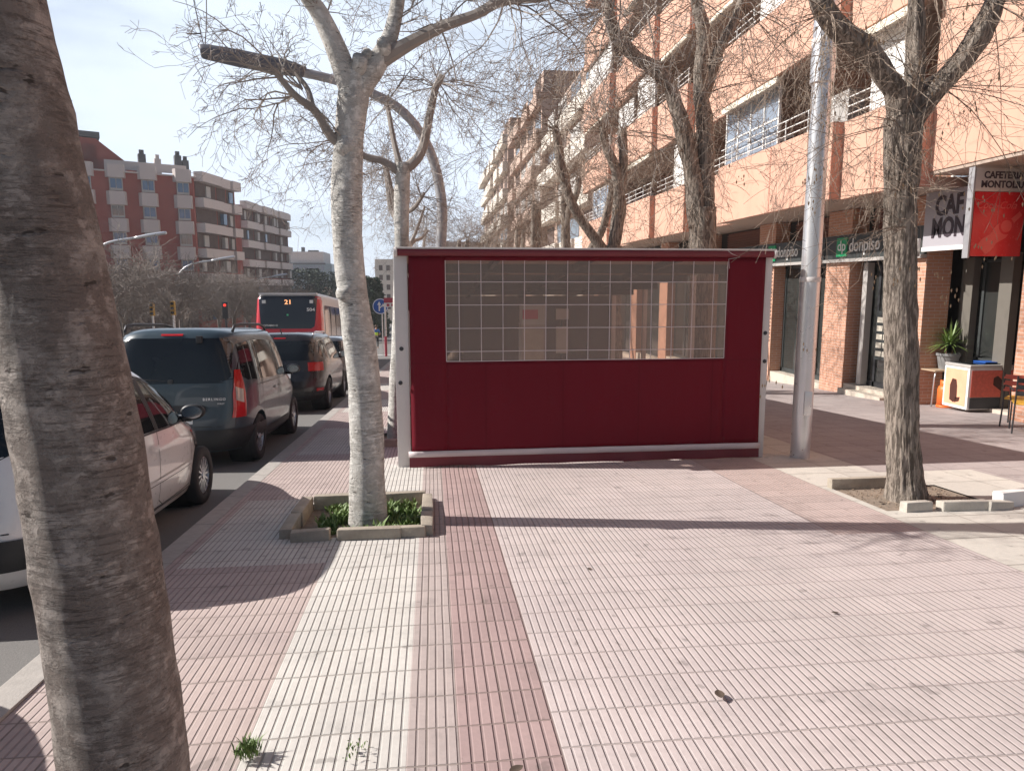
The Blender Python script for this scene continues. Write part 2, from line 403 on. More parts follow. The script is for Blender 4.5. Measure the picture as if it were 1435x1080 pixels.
while y < 130:
    za, zb = g(y+.004), g(y+.996)
    b = .012
    for (xa, xb, oa, ob) in ((-2.06, -1.88, .003, .003),):
        mb.add([(xa,y+.004,za-.3),(xb,y+.004,za-.3),(xb,y+.996,zb-.3),(xa,y+.996,zb-.3),
                (xa,y+.004,za-b),(xb,y+.004,za+.003),(xb,y+.996,zb+.003),(xa,y+.996,zb-b),
                (xa+.02,y+.004,za+.003),(xa+.02,y+.996,zb+.003)],
               [(0,1,5,8,4),(2,3,7,9,6),(4,8,9,7),(8,5,6,9),(0,4,7,3),(1,2,6,5)])
    y += 1.
tag(mb.build('kerb', M['kerb']), kind='structure')
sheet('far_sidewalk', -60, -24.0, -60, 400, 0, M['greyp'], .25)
sheet('tree_pit_soil', PITL[0], PITL[1], PITL[2], PITL[3], -.05, M['earth'])
sheet('tree_pit_soil', PITL2[0], PITL2[1], PITL2[2], PITL2[3], -.05, M['earth'])
sheet('tree_pit_soil', PITR[0], PITR[1], PITR[2], PITR[3], -.012, M['earth'])
# painted markings
sheet('crossing_stripe', -24, -2.2, 44, 44.5, -.116, M['whitep'])
sheet('lane_line', -7.25, -7.13, -20, 43, -.116, M['whitep'])

# ------------------------------------------------------------------ tree pit blocks
def pit_block(x, y, L, along, label, group, mat='block', h=.09, w=.10, rz=0., dz=0., pitch=0):
    mb = MB()
    if along == 'x': mb.bbox(-L/2, L/2, -w/2, w/2, -.12, h, .015)
    else: mb.bbox(-w/2, w/2, -L/2, L/2, -.12, h, .015)
    for i, v in enumerate(mb.v):
        q = noise.noise_vector(Vector(v)*9+Vector((x*7, y*5, 0)))*.012; mb.v[i] = (v[0]+q.x, v[1]+q.y, v[2]+q.z)
    o = mb.build('kerb_block', M[mat], ang=50); o.location = (x, y, g(y)+dz); o.rotation_euler = (TILT, pitch, rz)
    return tag(o, label, 'concrete block', group)
GL = 'concrete blocks edging the left tree pit'
for a in [(-.98, 5.44, .30, 'x', 'short concrete block at the front left corner of the weedy tree pit', .05),
          (-.52, 5.43, .50, 'x', 'long concrete block in front of the pale leaning tree trunk', 0.),
          (-.20, 5.44, .24, 'x', 'small front block right of the pale trunk, ending the front row of the weedy pit', -.03),
          (-1.19, 5.72, .46, 'y', 'concrete block on the road side of the weedy pit, nearest the camera', 0.03),
          (-1.19, 6.28, .55, 'y', 'concrete block on the road side of the weedy pit, farther from the camera', 0.),
          (-.07, 5.66, .46, 'y', 'light concrete block on the right side of the weedy pit, nearest the camera', 0.02),
          (-.07, 6.24, .60, 'y', 'light concrete block on the right side of the weedy pit, farther from the camera', 0.),
          (-.88, 6.60, .52, 'x', 'back concrete block of the weedy pit, left of the trunk', 0.),
          (-.34, 6.60, .50, 'x', 'back concrete block of the weedy pit, right of the trunk', 0.)]:
    pit_block(a[0], a[1], a[2], a[3], a[4], GL, h=.085, rz=a[5])
for (x, y, L, al, lb) in [(-.64, 9.70, 1.0, 'x', 'front edge block of the second tree pit beside the white post'),
                          (-.09, 10.35, 1.1, 'y', 'side edge block of the second tree pit beside the red screen')]:
    pit_block(x, y, L, al, lb, 'concrete blocks edging the second tree pit', h=.10)
GR = 'concrete blocks edging the right tree pit'
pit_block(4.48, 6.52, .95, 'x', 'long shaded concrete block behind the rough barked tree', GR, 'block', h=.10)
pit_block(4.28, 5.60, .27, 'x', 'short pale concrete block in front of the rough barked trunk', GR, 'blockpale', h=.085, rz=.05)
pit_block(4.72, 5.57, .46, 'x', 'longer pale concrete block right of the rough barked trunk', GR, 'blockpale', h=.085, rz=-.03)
pit_block(5.04, 5.55, .26, 'x', 'cracked pale block at the right end of the front row by the rough tree', GR, 'blockpale', h=.075, rz=.12, pitch=.08)
pit_block(5.30, 5.66, .42, 'x', 'bright white block at the right edge of the photo beside the rough tree pit', GR, 'whitep', h=.14, rz=.2)

# weeds in the pit
def tuft(mb, cx, cy, r, n, h, rng, lw=.012, z0=0.):
    for i in range(n):
        a = rng.uniform(0, 6.283); d = rng.uniform(0, r)
        x, y = cx+d*math.cos(a), cy+d*math.sin(a); hh = h*rng.uniform(.4, 1.); b = rng.uniform(0, 6.283); l = rng.uniform(.1, .7)*hh
        w = lw*rng.uniform(.6, 1.6); pa = Vector((math.cos(b+1.57), math.sin(b+1.57), 0))*w
        p0 = Vector((x, y, z0)); p1 = p0+Vector((math.cos(b)*l*.4, math.sin(b)*l*.4, hh*.6)); p2 = p0+Vector((math.cos(b)*l, math.sin(b)*l, hh*.9))
        mb.add([p0-pa*.3, p0+pa*.3, p1+pa, p1-pa, p2], [(0,1,2,3),(3,2,4)])
rng = random.Random(3)
mb = MB()
for i in range(46):
    cx = rng.uniform(-.95, -.15); cy = rng.uniform(5.55, 6.5)
    if abs(cx+.58) < .16 and abs(cy-5.95) < .2: continue
    tuft(mb, cx, cy, .09, 60, rng.uniform(.06, .16), rng, .011, g(cy)-.05)
tag(mb.build('pit_weeds', M['leaf']), 'low green weeds growing around the pale leaning tree inside its concrete pit', 'weeds', kind='stuff')
rng = random.Random(14); mb = MB()
for i in range(420):
    x = rng.uniform(PITR[0]+.03, PITR[1]-.03); y = rng.uniform(PITR[2]+.03, PITR[3]-.06); q = rng.uniform(.004, .016)
    if abs(x-4.5) < .17 and abs(y-6.02) < .17: continue
    c_ = Vector((x, y, g(y)-.010+q*.3)); P_ = [c_+Vector((rng.uniform(-1, 1), rng.uniform(-1, 1), rng.uniform(-.5, .8)))*q for _ in range(5)]
    mb.add(P_, [(0,1,2),(0,2,3),(0,3,1),(4,1,2),(4,2,3),(4,3,1)])
tag(mb.build('soil_litter', M['dryleaf2']), 'crumbs of soil, stones and dry leaf bits around the rough trunk', 'litter', kind='stuff')
def weed(x, y, r, n, h, label):
    mb = MB(); tuft(mb, 0, 0, r, n*2, h*1.3, rng, .0032)
    o = mb.build('weed', M['leaf']); o.location = (x, y, g(y)); tag(o, label, 'weed', 'weeds in the paving joints')
weed(-.75, 2.63, .05, 90, .055, 'small bushy green weed in the joint of the white tiles')
weed(-.34, 2.60, .07, 22, .016, 'flat creeping weed in the tile joint, right of the bushy one')
rng = random.Random(8)
for i, (x, y, s, lb) in enumerate([(1.27, 2.82, .034, 'dark curled dead leaf lying alone on the wide pink tiles'),
        (4.35, 5.72, .03, 'dead leaf on the soil in front of the rough trunk'), (4.9, 6.1, .035, 'dead leaf at the right of the rough trunk on the bare soil'),
        (4.15, 5.9, .03, 'dead leaf on the bare soil left of the rough trunk'), (.29, 2.40, .03, 'brown curled leaf on the red tile strip at the bottom edge'),
        (1.05, 4.5, .022, 'small leaf bit on the pink tiles near the trunk shadow'), (2.3, 3.6, .02, 'tiny leaf bit on the pink tiles at the right'),
        (4.7, 5.95, .03, 'dead leaf on the bare soil right beside the rough trunk')]):
    mb = MB(); 
    def lf(u, v): 
        w = math.sin(math.pi*min(1, u*1.02))**.7
        return (s*(u-.5)*2.2, s*(v-.5)*w*1.3, .0+s*.35*abs(v-.5)*w+s*.5*(u-.5)**2)
    mb.grid(lf, 8, 4); o = mb.build('dead_leaf', M['dryleaf'], smooth=True)
    o.location = (x, y, g(y)+.002); o.rotation_euler = (Matrix.Rotation(TILT, 3, 'X') @ Matrix.Rotation(rng.uniform(0, 6), 3, 'Z')).to_euler(); tag(o, lb, 'leaf', 'dead leaves on the pavement')

# ------------------------------------------------------------------ trees
def rnd(rng): return Vector((rng.gauss(0, 1), rng.gauss(0, 1), rng.gauss(0, 1)))
def shoot(mb, p, d, L, r, lvl, rng, wig=.25, grav=-.03, kids=(7, 5, 3), ratio=.45, seg=.11, minr=.0016, spread=.9):
    n = max(3, int(L/seg)); d = d.normalized(); pts = [p.copy()]; rad = [r]; dirs = [d]
    for i in range(n):
        d = (d+rnd(rng)*wig*.5+Vector((0, 0, grav))).normalized(); p = p+d*(L/n)
        pts.append(p); rad.append(max(minr, r*(1-(i+1)/n*.75))); dirs.append(d)
    mb.tube(pts, rad, 3 if r < .012 else 5, caps=False)
    if lvl > 0:
        k = kids[-lvl] if lvl <= len(kids) else kids[0]
        for j in range(k):
            i = rng.randint(max(1, int(n*.15)), n)
            q = dirs[i].orthogonal().normalized(); q = Matrix.Rotation(rng.uniform(0, 6.283), 3, dirs[i]) @ q
            nd = (dirs[i]*rng.uniform(.5, 1.)+q*spread).normalized()
            shoot(mb, pts[i], nd, L*ratio*rng.uniform(.6, 1.25), max(minr, rad[i]*.62), lvl-1, rng, wig, grav, kids, ratio, seg*.8, minr, spread)
def limb(mb, pts, rads, n=14, knob=.12, seed=0, sub=6, furrow=0.):
    P = [Vector(p) for p in pts]; out = []; ro = []
    for i in range(len(P)-1):
        p0 = P[max(0, i-1)]; p1 = P[i]; p2 = P[i+1]; p3 = P[min(len(P)-1, i+2)]
        for k in range(sub):
            t = k/sub
            out.append(.5*((2*p1)+(p2-p0)*t+(2*p0-5*p1+4*p2-p3)*t*t+(3*p1-p0-3*p2+p3)*t*t*t)); ro.append(rads[i]*(1-t)+rads[i+1]*t)
    out.append(P[-1]); ro.append(rads[-1])
    def fr(p, a, i):
        q = Vector((math.cos(a)*1.3, math.sin(a)*1.3, p.z*2.2+seed*7.3))
        v = 1+knob*noise.noise(q*1.1)+knob*.4*noise.noise(q*4.)
        if furrow: v += furrow*(abs(noise.noise(Vector((math.cos(a)*8.5, math.sin(a)*8.5, p.z*2.2+seed))))*2-.4)+furrow*.5*noise.noise(Vector((math.cos(a)*18, math.sin(a)*18, p.z*9)))
        return v
    mb.tube(out, ro, n, fr=fr)
def knob(mb, p, r, seed=0):
    bm = bmesh.new(); bmesh.ops.create_icosphere(bm, subdivisions=2, radius=r)
    for v in bm.verts: v.co = Vector(p)+v.co*(1+.3*noise.noise(v.co*14+Vector((seed, 0, 0))))
    bm.verts.index_update(); mb.add([v.co.copy() for v in bm.verts], [[v.index for v in f.verts] for f in bm.faces]); bm.free()
V = Vector

# nearest trunk, cut by the left edge of the picture
BX, BY = -.70, 1.50
t = empty('street_tree', (BX, BY, g(BY)), 'big grey trunk close to the camera at the left edge, mottled bark', 'tree', 'pale street trees along the parked cars')
zz = g(BY)
mb = MB(); pts = []; rd = []
for i in range(90):
    z = -.1+i*.045
    def tb(T_):
        for (a, p), (b, q) in zip(T_, T_[1:]):
            if z <= b: return p+(q-p)*max(0, (z-a)/(b-a))
        return T_[-1][1]
    pts.append((tb([(-.1,.0),(.66,-.010),(1.4,-.045),(1.65,-.072),(1.9,-.098),(2.3,-.135),(4.,-.25)]), .05, z)); rd.append(tb([(-.1,.16),(.2,.145),(.66,.130),(1.4,.122),(1.65,.116),(1.9,.108),(2.3,.090),(4.,.07)])+.003*noise.noise(V((0, 0, z*6))))
def frF(p, a, i):
    c, s_ = math.cos(a), math.sin(a)
    v = 1+.05*noise.noise(V((c*1.2, s_*1.2, p.z*1.5)))+.02*noise.noise(V((c*5, s_*5, p.z*9)))+.016*noise.noise(V((c*1.2, s_*1.2, p.z*38)))
    k = noise.noise(V((c*1.0+3, s_*1.0, p.z*16))); v += .03*max(0, k-.32)*4
    return v
mb.tube(pts, rd, 72, fr=frF); mb.build('trunk', M['barkF'], t, smooth=True)
rg = random.Random(5); mb = MB(); top = V((-.24, .05, 3.85))
for d in ((-1, -.3, 1.2), (.3, -.9, 1.3), (-.6, .8, 1.5)):
    d = V(d).normalized(); e = top+d*1.3; limb(mb, [top-V((0, 0, .3)), top+d*.5, e], [.07, .05, .035], 8, .1, 3, 3)
    for k in range(5): shoot(mb, e, d+rnd(rg)*.4+V((0,0,.6)), 1.1, .012, 1, rg, grav=.02, kids=(5,))
mb.build('crown', M['twigS'], t)

# second tree of the row: pale, leaning, three limbs, stubs
t = empty('street_tree', (-.59, 5.93, g(5.93)), 'pale smooth leaning trunk in the weedy pit, sunlit left side, forking above the red screen', 'tree', 'pale street trees along the parked cars')
z0 = g(5.93); off = V((.59, -5.93, -z0))
def L(pts): return [V(p)+off for p in pts]
mb = MB()
TR = [(-.58,5.95,-.42),(-.575,5.95,-.2),(-.57,5.95,.3),(-.58,5.95,.85),(-.625,5.95,1.35),(-.67,5.95,1.85),(-.675,5.95,2.35),(-.64,5.95,2.85),(-.60,5.95,3.15),(-.575,5.95,3.36)]
limb(mb, L(TR), [.175,.155,.142,.138,.13,.122,.118,.115,.125,.10], 28, .10, 1, 8)
limb(mb, L([(-.59,5.95,3.15),(-.70,5.9,3.48),(-.82,5.86,3.75),(-.95,5.8,3.93),(-1.2,5.75,4.5),(-1.35,5.7,5.1)]), [.10,.085,.07,.055,.05,.035], 14, .08, 2)
limb(mb, L([(-.57,5.95,3.2),(-.44,5.97,3.4),(-.36,6.,3.52),(-.28,6.05,3.72),(-.22,6.1,4.05),(-.15,6.15,4.7),(-.2,6.2,5.3)]), [.095,.095,.075,.062,.055,.045,.03], 14, .08, 3)
knob(mb, V((-.655,5.9,2.78))+off, .10, 1); knob(mb, V((-.48,5.92,3.48))+off, .05, 2)
knob(mb, V((-.69,5.88,1.62))+off, .085, 4)
mb.tube(L([(-.34,6.0,3.50),(-.345,5.86,3.56)]), [.06, .052], 12); mb.tube(L([(-.55,5.93,3.32),(-.52,5.83,3.44)]), [.07, .058], 12)
mb.build('trunk', M['barkS'], t, smooth=True)
mb = MB(); rg = random.Random(11)
limb(mb, L([(-.38,5.98,3.46),(-.15,6.,3.60),(.12,6.0,3.74),(.38,5.98,3.83),(.62,5.95,3.94),(1.0,5.9,3.97),(1.5,5.85,4.2)]), [.075,.055,.045,.04,.045,.028,.02], 8, .1, 5, 4)
limb(mb, L([(-.64,5.93,2.76),(-.78,5.9,2.86),(-.88,5.86,3.03),(-1.02,5.8,3.13),(-1.15,5.75,3.28)]), [.055,.04,.032,.026,.02], 8, .12, 6, 4)
limb(mb, L([(-.90,5.86,3.04),(-.94,5.9,3.2),(-1.05,5.95,3.35)]), [.03,.022,.015], 6, .1, 7, 4)
limb(mb, L([(-.93,5.8,3.92),(-1.1,5.8,3.98),(-1.5,5.7,4.2)]), [.05,.035,.02], 8, .1, 8, 4)
src = []
for c, n, Ls, dirr in [((-1.1,5.76,3.25), 7, .75, (-1,-.1,.25)), ((-.98,5.9,3.2), 6, .7, (-.7,0,.5)), ((-1.02,5.8,3.13), 6, .8, (-1,.2,-.15)), ((.62,5.95,3.95), 11, .95, (.5,0,-.05)),
                       ((.1,6.,3.74), 6, .7, (.4,.1,.3)), ((.95,5.9,3.97), 8, 1., (1,0,-.2)), ((-.66,5.9,2.8), 4, .4, (-.3,-.3,.6)), ((-1.3,5.7,4.9), 6, .9, (-.3,0,.5)),
                       ((-.2,6.15,4.7), 10, 1.2, (.2,0,-.1)), ((-1.5,5.7,4.2), 5, .75, (-.5,-.1,-.1)), ((1.5,5.85,4.2), 9, 1.1, (.6,0,-.4)), ((-.28,6.05,3.75), 4, .6, (.3,-.4,.8)), ((-.8,5.86,3.7), 5, .6, (-.6,-.3,.5))]:
    for k in range(max(3, int(n*.72))): shoot(mb, V(c)+off, V(dirr)+rnd(rg)*.55, Ls*rg.uniform(.7, 1.3), .009, 3, rg, wig=.42, grav=-.035, kids=(6, 4, 3), ratio=.45, seg=.09, minr=.0017)
mb.build('crown', M['twigS'], t)

# third tree of the row
def pale_tree(y, x, label, seed, pts, rads, limbs, bursts, twigr=.010, minr=.0026):
    t = empty('street_tree', (x, y, g(y)), label, 'tree', 'pale street trees along the parked cars')
    off = V((-x, -y, -g(y))); mb = MB()
    limb(mb, [V(p)+off for p in pts], rads, 20, .10, seed, 6)
    mb.build('trunk', M['barkS'], t, smooth=True)
    mb = MB(); rg = random.Random(seed)
    for lp, lr in limbs: limb(mb, [V(p)+off for p in lp], lr, 8, .12, seed, 4)
    for c, n, Ls, dr, sp in bursts:
        for k in range(max(3, int(n*.75))): shoot(mb, V(c)+off, V(dr)+rnd(rg)*sp, Ls*rg.uniform(.7, 1.3), twigr, 3, rg, wig=.4, grav=-.03, kids=(6, 4, 3), ratio=.46, seg=.14, minr=minr)
    mb.build('crown', M['twigS'], t); return t
t3 = pale_tree(10.4, -.56, 'slimmer pale trunk right behind the white post of the red screen, knobby fork', 21,
    [(-.56,10.4,-.68),(-.53,10.4,.2),(-.47,10.4,1.2),(-.42,10.4,2.2),(-.40,10.4,2.9),(-.37,10.4,3.40)], [.14,.12,.105,.10,.11,.10],
    [([(-.37,10.4,3.3),(-.12,10.4,3.55),(.02,10.4,4.1),(.10,10.4,4.42),(.2,10.4,4.6)], [.08,.07,.055,.05,.045]),
     ([(-.40,10.4,3.25),(-.65,10.4,3.42),(-.95,10.4,3.5),(-1.3,10.4,3.75)], [.07,.05,.045,.03]),
     ([(-.38,10.4,3.2),(-.5,10.6,3.7),(-.6,10.8,4.3)], [.06,.04,.03])],
    [((.10,10.4,4.45), 12, 1.3, (.1,0,.5), .8), ((-1.2,10.4,3.7), 11, 1.3, (-.9,0,.15), .6), ((-.6,10.8,4.3), 9, 1.3, (-.2,.2,.6), .8), ((-.9,10.4,3.5), 6, 1., (-.4,0,-.1), .8), ((.15,10.4,4.5), 9, 1.4, (.9,0,-.1), .6)])
c = copy_tree(t3); c.location = (-.55, 15.0, g(15.0)); c.rotation_euler.z = 2.2
c['label'] = 'fourth pale tree of the row, behind the knobby forked one, seen through its twigs'
c = copy_tree(t3); c.location = (-.5, 19.7, g(19.7)); c.rotation_euler.z = 4.1
c['label'] = 'fifth pale tree of the row, thin twigs beside the curved lamp post'
c = copy_tree(t3); c.location = (-.5, 25.5, g(25.5)); c.rotation_euler.z = 1.1
c['label'] = 'farthest pale tree of the row, past the curved lamp post'

# right row: rough dark bark, pollard limbs, long arching shoots
def rough_tree(x, y, label, seed, trunk, tr, limbs, bursts, n=36, hang=0, twigr=.007, fur=.10, minr=.0022):
    t = empty('rough_tree', (x, y, g(y)), label, 'tree', 'rough barked trees on the cafe side')
    off = V((-x, -y, -g(y))); mb = MB()
    limb(mb, [V(p)+off for p in trunk], tr, n, .12, seed, 14, fur)
    for lp, lr in limbs: limb(mb, [V(p)+off for p in lp], lr, max(10, n//2), .28, seed+lp[0][2], 8, fur*.8)
    mb.build('trunk', M['barkR'], t, smooth=True)
    mb = MB(); rg = random.Random(seed); mp = MB()
    for c, nn, Ls, dr, sp in bursts:
        for k in range(nn):
            shoot(mb, V(c)+off, V(dr)+rnd(rg)*sp, Ls*rg.uniform(.5, 1.25), twigr, 2, rg, wig=.16, grav=-.055, kids=(7, 3), ratio=.42, seg=.14, minr=minr, spread=.7)
    mb.cur = 0
    for i in range(hang):        # seed pods hanging in loose bunches
        c = V(bursts[rg.randrange(len(bursts))][0])+off+V((rg.gauss(0, .7), rg.gauss(0, .6), rg.gauss(-.3, .6)))
        for k in range(rg.randint(3, 6)):
            p = c+rnd(rg)*.05; mp.add([p, p+V((.008, 0, -.02)), p+V((0, 0, -.045)), p+V((-.008, .003, -.02))], [(0,1,2,3)])
    tw = mb.build('crown', M['twigR'], t)
    if hang: mp.build('seed_pods', M['pod'], t)['kind'] = 'stuff'
    return t
rt1 = rough_tree(4.45, 6.02, 'rough dark furrowed trunk in the bare soil pit, forking into three limbs', 31,
    [(4.50,6.02,-.40),(4.46,6.02,-.15),(4.40,6.02,.3),(4.34,6.02,.9),(4.28,6.02,1.5),(4.22,6.02,2.2),(4.19,6.02,2.7),(4.17,6.02,3.15)], [.215,.155,.142,.138,.132,.126,.135,.155],
    [([(4.17,6.02,2.95),(4.08,6.0,3.32),(3.92,5.98,3.5),(3.72,5.95,3.68),(3.45,5.92,3.82),(3.25,5.9,4.05),(3.2,5.9,4.5)], [.10,.095,.09,.085,.08,.07,.05]),
     ([(4.19,6.02,3.0),(4.26,6.05,3.45),(4.26,6.08,3.9),(4.24,6.1,4.5),(4.3,6.1,5.2)], [.09,.075,.065,.055,.04]),
     ([(4.20,6.02,3.0),(4.42,6.,3.36),(4.62,5.98,3.6),(4.78,5.96,3.85),(4.90,5.95,4.2),(4.95,5.95,4.8)], [.09,.09,.08,.085,.07,.05])],
    [((3.35,5.9,3.95), 16, 1.5, (-.5,-.2,-.25), .7), ((3.7,5.95,3.7), 10, 1.1, (-.2,-.3,.1), .8), ((4.25,6.1,3.5), 10, 1.3, (-.4,-.2,.2), .8), ((4.85,5.95,4.1), 16, 1.6, (.5,-.3,-.2), .7),
     ((4.15,6.0,3.1), 12, 1.2, (-.3,-.6,-.1), .7), ((4.5,5.98,3.4), 8, 1.2, (.7,-.3,.0), .6), ((4.24,6.1,4.6), 14, 1.6, (0,-.2,-.3), .8), ((3.2,5.9,4.4), 12, 1.6, (-.8,0,-.3), .7),
     ((4.3,5.95,2.5), 5, .9, (-.7,-.5,-.1), .5), ((4.2,5.9,2.2), 4, .9, (-.9,-.3,.1), .3)], hang=70, n=110, fur=.09, minr=.0017, twigr=.006)
rt2 = rough_tree(4.38, 11.0, 'rough tree with two heavy upright limbs just behind the red screen, right part', 37,
    [(4.40,11,-.75),(4.38,11,.5),(4.36,11,1.5),(4.33,11,2.4),(4.30,11,2.9)], [.23,.19,.19,.20,.22],
    [([(4.24,11,2.6),(4.15,11,3.3),(3.98,11,3.9),(3.85,11,4.35),(3.72,11,4.72),(3.42,11,5.0),(3.15,11,5.15),(2.8,11,5.5),(2.7,11,6.0)], [.15,.14,.13,.12,.11,.11,.10,.09,.06]),
     ([(4.36,11,2.6),(4.34,11,3.4),(4.27,11,4.3),(4.2,11,4.9),(4.22,11,5.5),(4.05,11,6.1),(4.0,11,6.8)], [.16,.14,.13,.11,.10,.085,.05]),
     ([(4.26,11,4.6),(4.45,11,5.2),(4.7,11,5.7),(4.9,11,6.3)], [.09,.08,.07,.05])],
    [((3.0,11,5.3), 17, 2., (-.5,-.1,.1), .8), ((2.75,11,5.8), 14, 2.2, (-.8,-.1,.1), .7), ((3.7,11,4.7), 10, 1.6, (-.4,-.3,.3), .8), ((4.1,11,6.), 14, 2., (-.1,-.2,0), .9),
     ((4.8,11,6.), 12, 2., (.6,-.2,-.2), .8), ((4.25,11,4.6), 9, 1.6, (.2,-.6,-.1), .7), ((4.2,11,3.2), 7, 1.5, (-.6,-.5,-.2), .6), ((4.0,11,3.9), 7, 1.6, (-.5,-.4,-.2), .7)], hang=50, n=28, twigr=.009, minr=.003)
rt3 = rough_tree(4.35, 16.5, 'rough tree with a long limb bowed to the left, behind the middle of the screen', 41,
    [(4.38,16.5,-1.0),(4.33,16.5,.8),(4.30,16.5,2.0),(4.28,16.5,2.6)], [.24,.2,.2,.21],
    [([(4.2,16.5,2.3),(3.75,16.5,2.9),(3.3,16.5,3.55),(3.05,16.5,4.3),(2.92,16.5,5.0),(2.85,16.5,5.3)], [.15,.12,.12,.11,.10,.08]),
     ([(4.3,16.5,2.5),(4.42,16.5,3.4),(4.36,16.5,4.2),(4.05,16.5,4.9),(4.0,16.5,5.3)], [.17,.15,.12,.10,.09]),
     ([(4.4,16.5,3.6),(4.5,16.5,4.4),(4.45,16.5,5.25)], [.12,.11,.10])],
    [((2.88,16.5,5.2), 22, 2.4, (-.5,-.1,.7), .8), ((4.0,16.5,5.2), 16, 2.4, (-.2,-.1,.9), .8), ((4.45,16.5,5.2), 16, 2.4, (.4,-.1,.8), .8), ((3.2,16.5,3.8), 8, 2., (-.8,-.1,.4), .6)], n=24, twigr=.011, minr=.0045, fur=.08)
for (x, y, rz, lb) in [(4.3, 22.2, 2.6, 'rough tree next after the bowed one, its limbs low above the red screen'), (4.2, 27.8, 1.3, 'rough tree farther along, dense thin twigs in front of the beige block'),
                       (4.1, 33.6, 4.4, 'second last rough tree of the far row, mid grey haze of twigs'), (4.0, 40., .4, 'last rough tree seen above the left end of the red screen'),
                       (1.6, 38., 3.3, 'rough tree standing left of its row, beyond the curved lamp')]:
    c = copy_tree(rt3); c.location = (x, y, g(y)); c.rotation_euler.z = rz; c['label'] = lb
# a tree of the same row just behind the camera's right shoulder; its shoots reach in and its shadow falls on the wall
c = copy_tree(rt1); c.location = (5.9, 1.2, g(1.2)); c.rotation_euler.z = 2.0; c['label'] = 'rough tree beside the photographer, only its thin shoots and shadow in view'

# trees across the avenue
def far_tree(seed, h=8.):
    rg = random.Random(seed); t = bpy.data.objects.new('avenue_tree', None); COL.objects.link(t)
    mb = MB(); limb(mb, [(0,0,-.2),(.05,0,1.2),(0,.05,2.4)], [.22,.16,.15], 8, .15, seed, 3); mb.build('trunk', M['limbD'], t, smooth=True)
    mb = MB()
    for i in range(6):
        a = i*1.05+rg.uniform(-.3, .3); d = V((math.cos(a), math.sin(a), rg.uniform(.9, 1.7))).normalized()
        e = V((0,0,2.3))+d*rg.uniform(1.6, 2.4); limb(mb, [(0,0,2.2), V((0,0,2.3))+d*1.+rnd(rg)*.1, e], [.11,.08,.06], 5, .1, i, 2)
        for k in range(13): shoot(mb, e-d*rg.uniform(0, .9), d*.7+rnd(rg)*.75+V((0,0,.35)), 2.3*rg.uniform(.6, 1.2), .022, 2, rg, wig=.3, grav=-.02, kids=(7, 5), ratio=.5, seg=.4, minr=.010)
    mb.build('crown', M['twigF'], t); return t
ft = [far_tree(51), far_tree(57), far_tree(63)]
spots = [(-17.5,40,'nearest bare tree across the avenue, half behind the big trunk'),(-19,46,'bare tree across the avenue just right of the big trunk'),(-18,52,'bare tree across the avenue above the left end of the van roof'),
         (-19.5,58,'bare tree across the avenue above the middle of the van'),(-17,63,'bare tree across the avenue beside the second curved lamp'),(-20,69,'bare tree across the avenue below the balconies of the corner block'),
         (-18,76,'bare tree across the avenue between the second and third lamps'),(-21,84,'bare tree across the avenue behind the third lamp'),(-17.5,92,'bare tree across the avenue left of the bus roof'),
         (-20,102,'bare tree across the avenue directly above the bus'),(-17,112,'bare tree beyond the bus roof, left half'),(-14.5,120,'bare tree beyond the bus roof, right half'),(-12,108,'bare tree between the bus and the pale leaning trunk'),
         (-24,50,'bare tree close to the far facades, behind the yellow traffic light'),(-25,62,'bare tree close to the far facades, below the corner block'),(-25,76,'bare tree close to the far facades, under the pale balconies')]
rg = random.Random(2)
for i, (x, y, lb) in enumerate(spots):
    o = ft[i] if i < 3 else copy_tree(ft[i % 3])
    o.location = (x, y, g(y)); s_ = .95+.12*rg.random(); o.scale = (s_, s_, s_*(.92 if y < 60 else 1.05)); o.rotation_euler.z = rg.uniform(0, 6)
    tag(o, lb, 'tree', 'bare trees across the avenue')
def evergreen(x, y, h, r, label, seed, n=2600, conic=1.):
    t = empty('evergreen_tree', (x, y, g(y)), label, 'tree', 'dark evergreens at the end of the street')
    rg = random.Random(seed); mb = MB(); mb.tube([(0,0,-.2),(0,0,h*.8)], [.2,.05], 8); mb.build('trunk', M['limbD'], t)
    mb = MB()
    for i in range(n):
        z = rg.random(); rr = r*(1-z*conic)**.6*(.55+.45*rg.random()**.5)*(1+.35*noise.noise(V((z*6, i % 7, seed)))); a = rg.uniform(0, 6.283)
        p = V((rr*math.cos(a), rr*math.sin(a), h*(.1+z*.9))); u = rnd(rg).normalized()*.3; v = rnd(rg).normalized()*.22
        mb.add([p-u, p+v, p+u, p-v], [(0,1,2,3)])
    mb.build('crown', M['evergreen'], t)
evergreen(-6.1, 75, 6.6, 1.6, 'tall dark evergreen behind the blue round sign, right of the pale trunk', 1, 3600, .8)
evergreen(-9.5, 84, 5.4, 2.2, 'lower dark evergreen hidden mostly behind the pale trunk', 2, 3000, .7)
for i, (x, y, h, r, lb) in enumerate([(-33,150,13.5,5,'dark evergreen mass below the glass office, left end'),(-27,152,12.5,5,'dark evergreen below the middle of the glass office'),(-21.5,150,11.8,5,'dark evergreen below the right end of the glass office'),(-17,154,11,5,'dark evergreen right of the glass office, by the pale trunk')]):
    evergreen(x, y, h, r, lb, 5+i, 4200, .35)

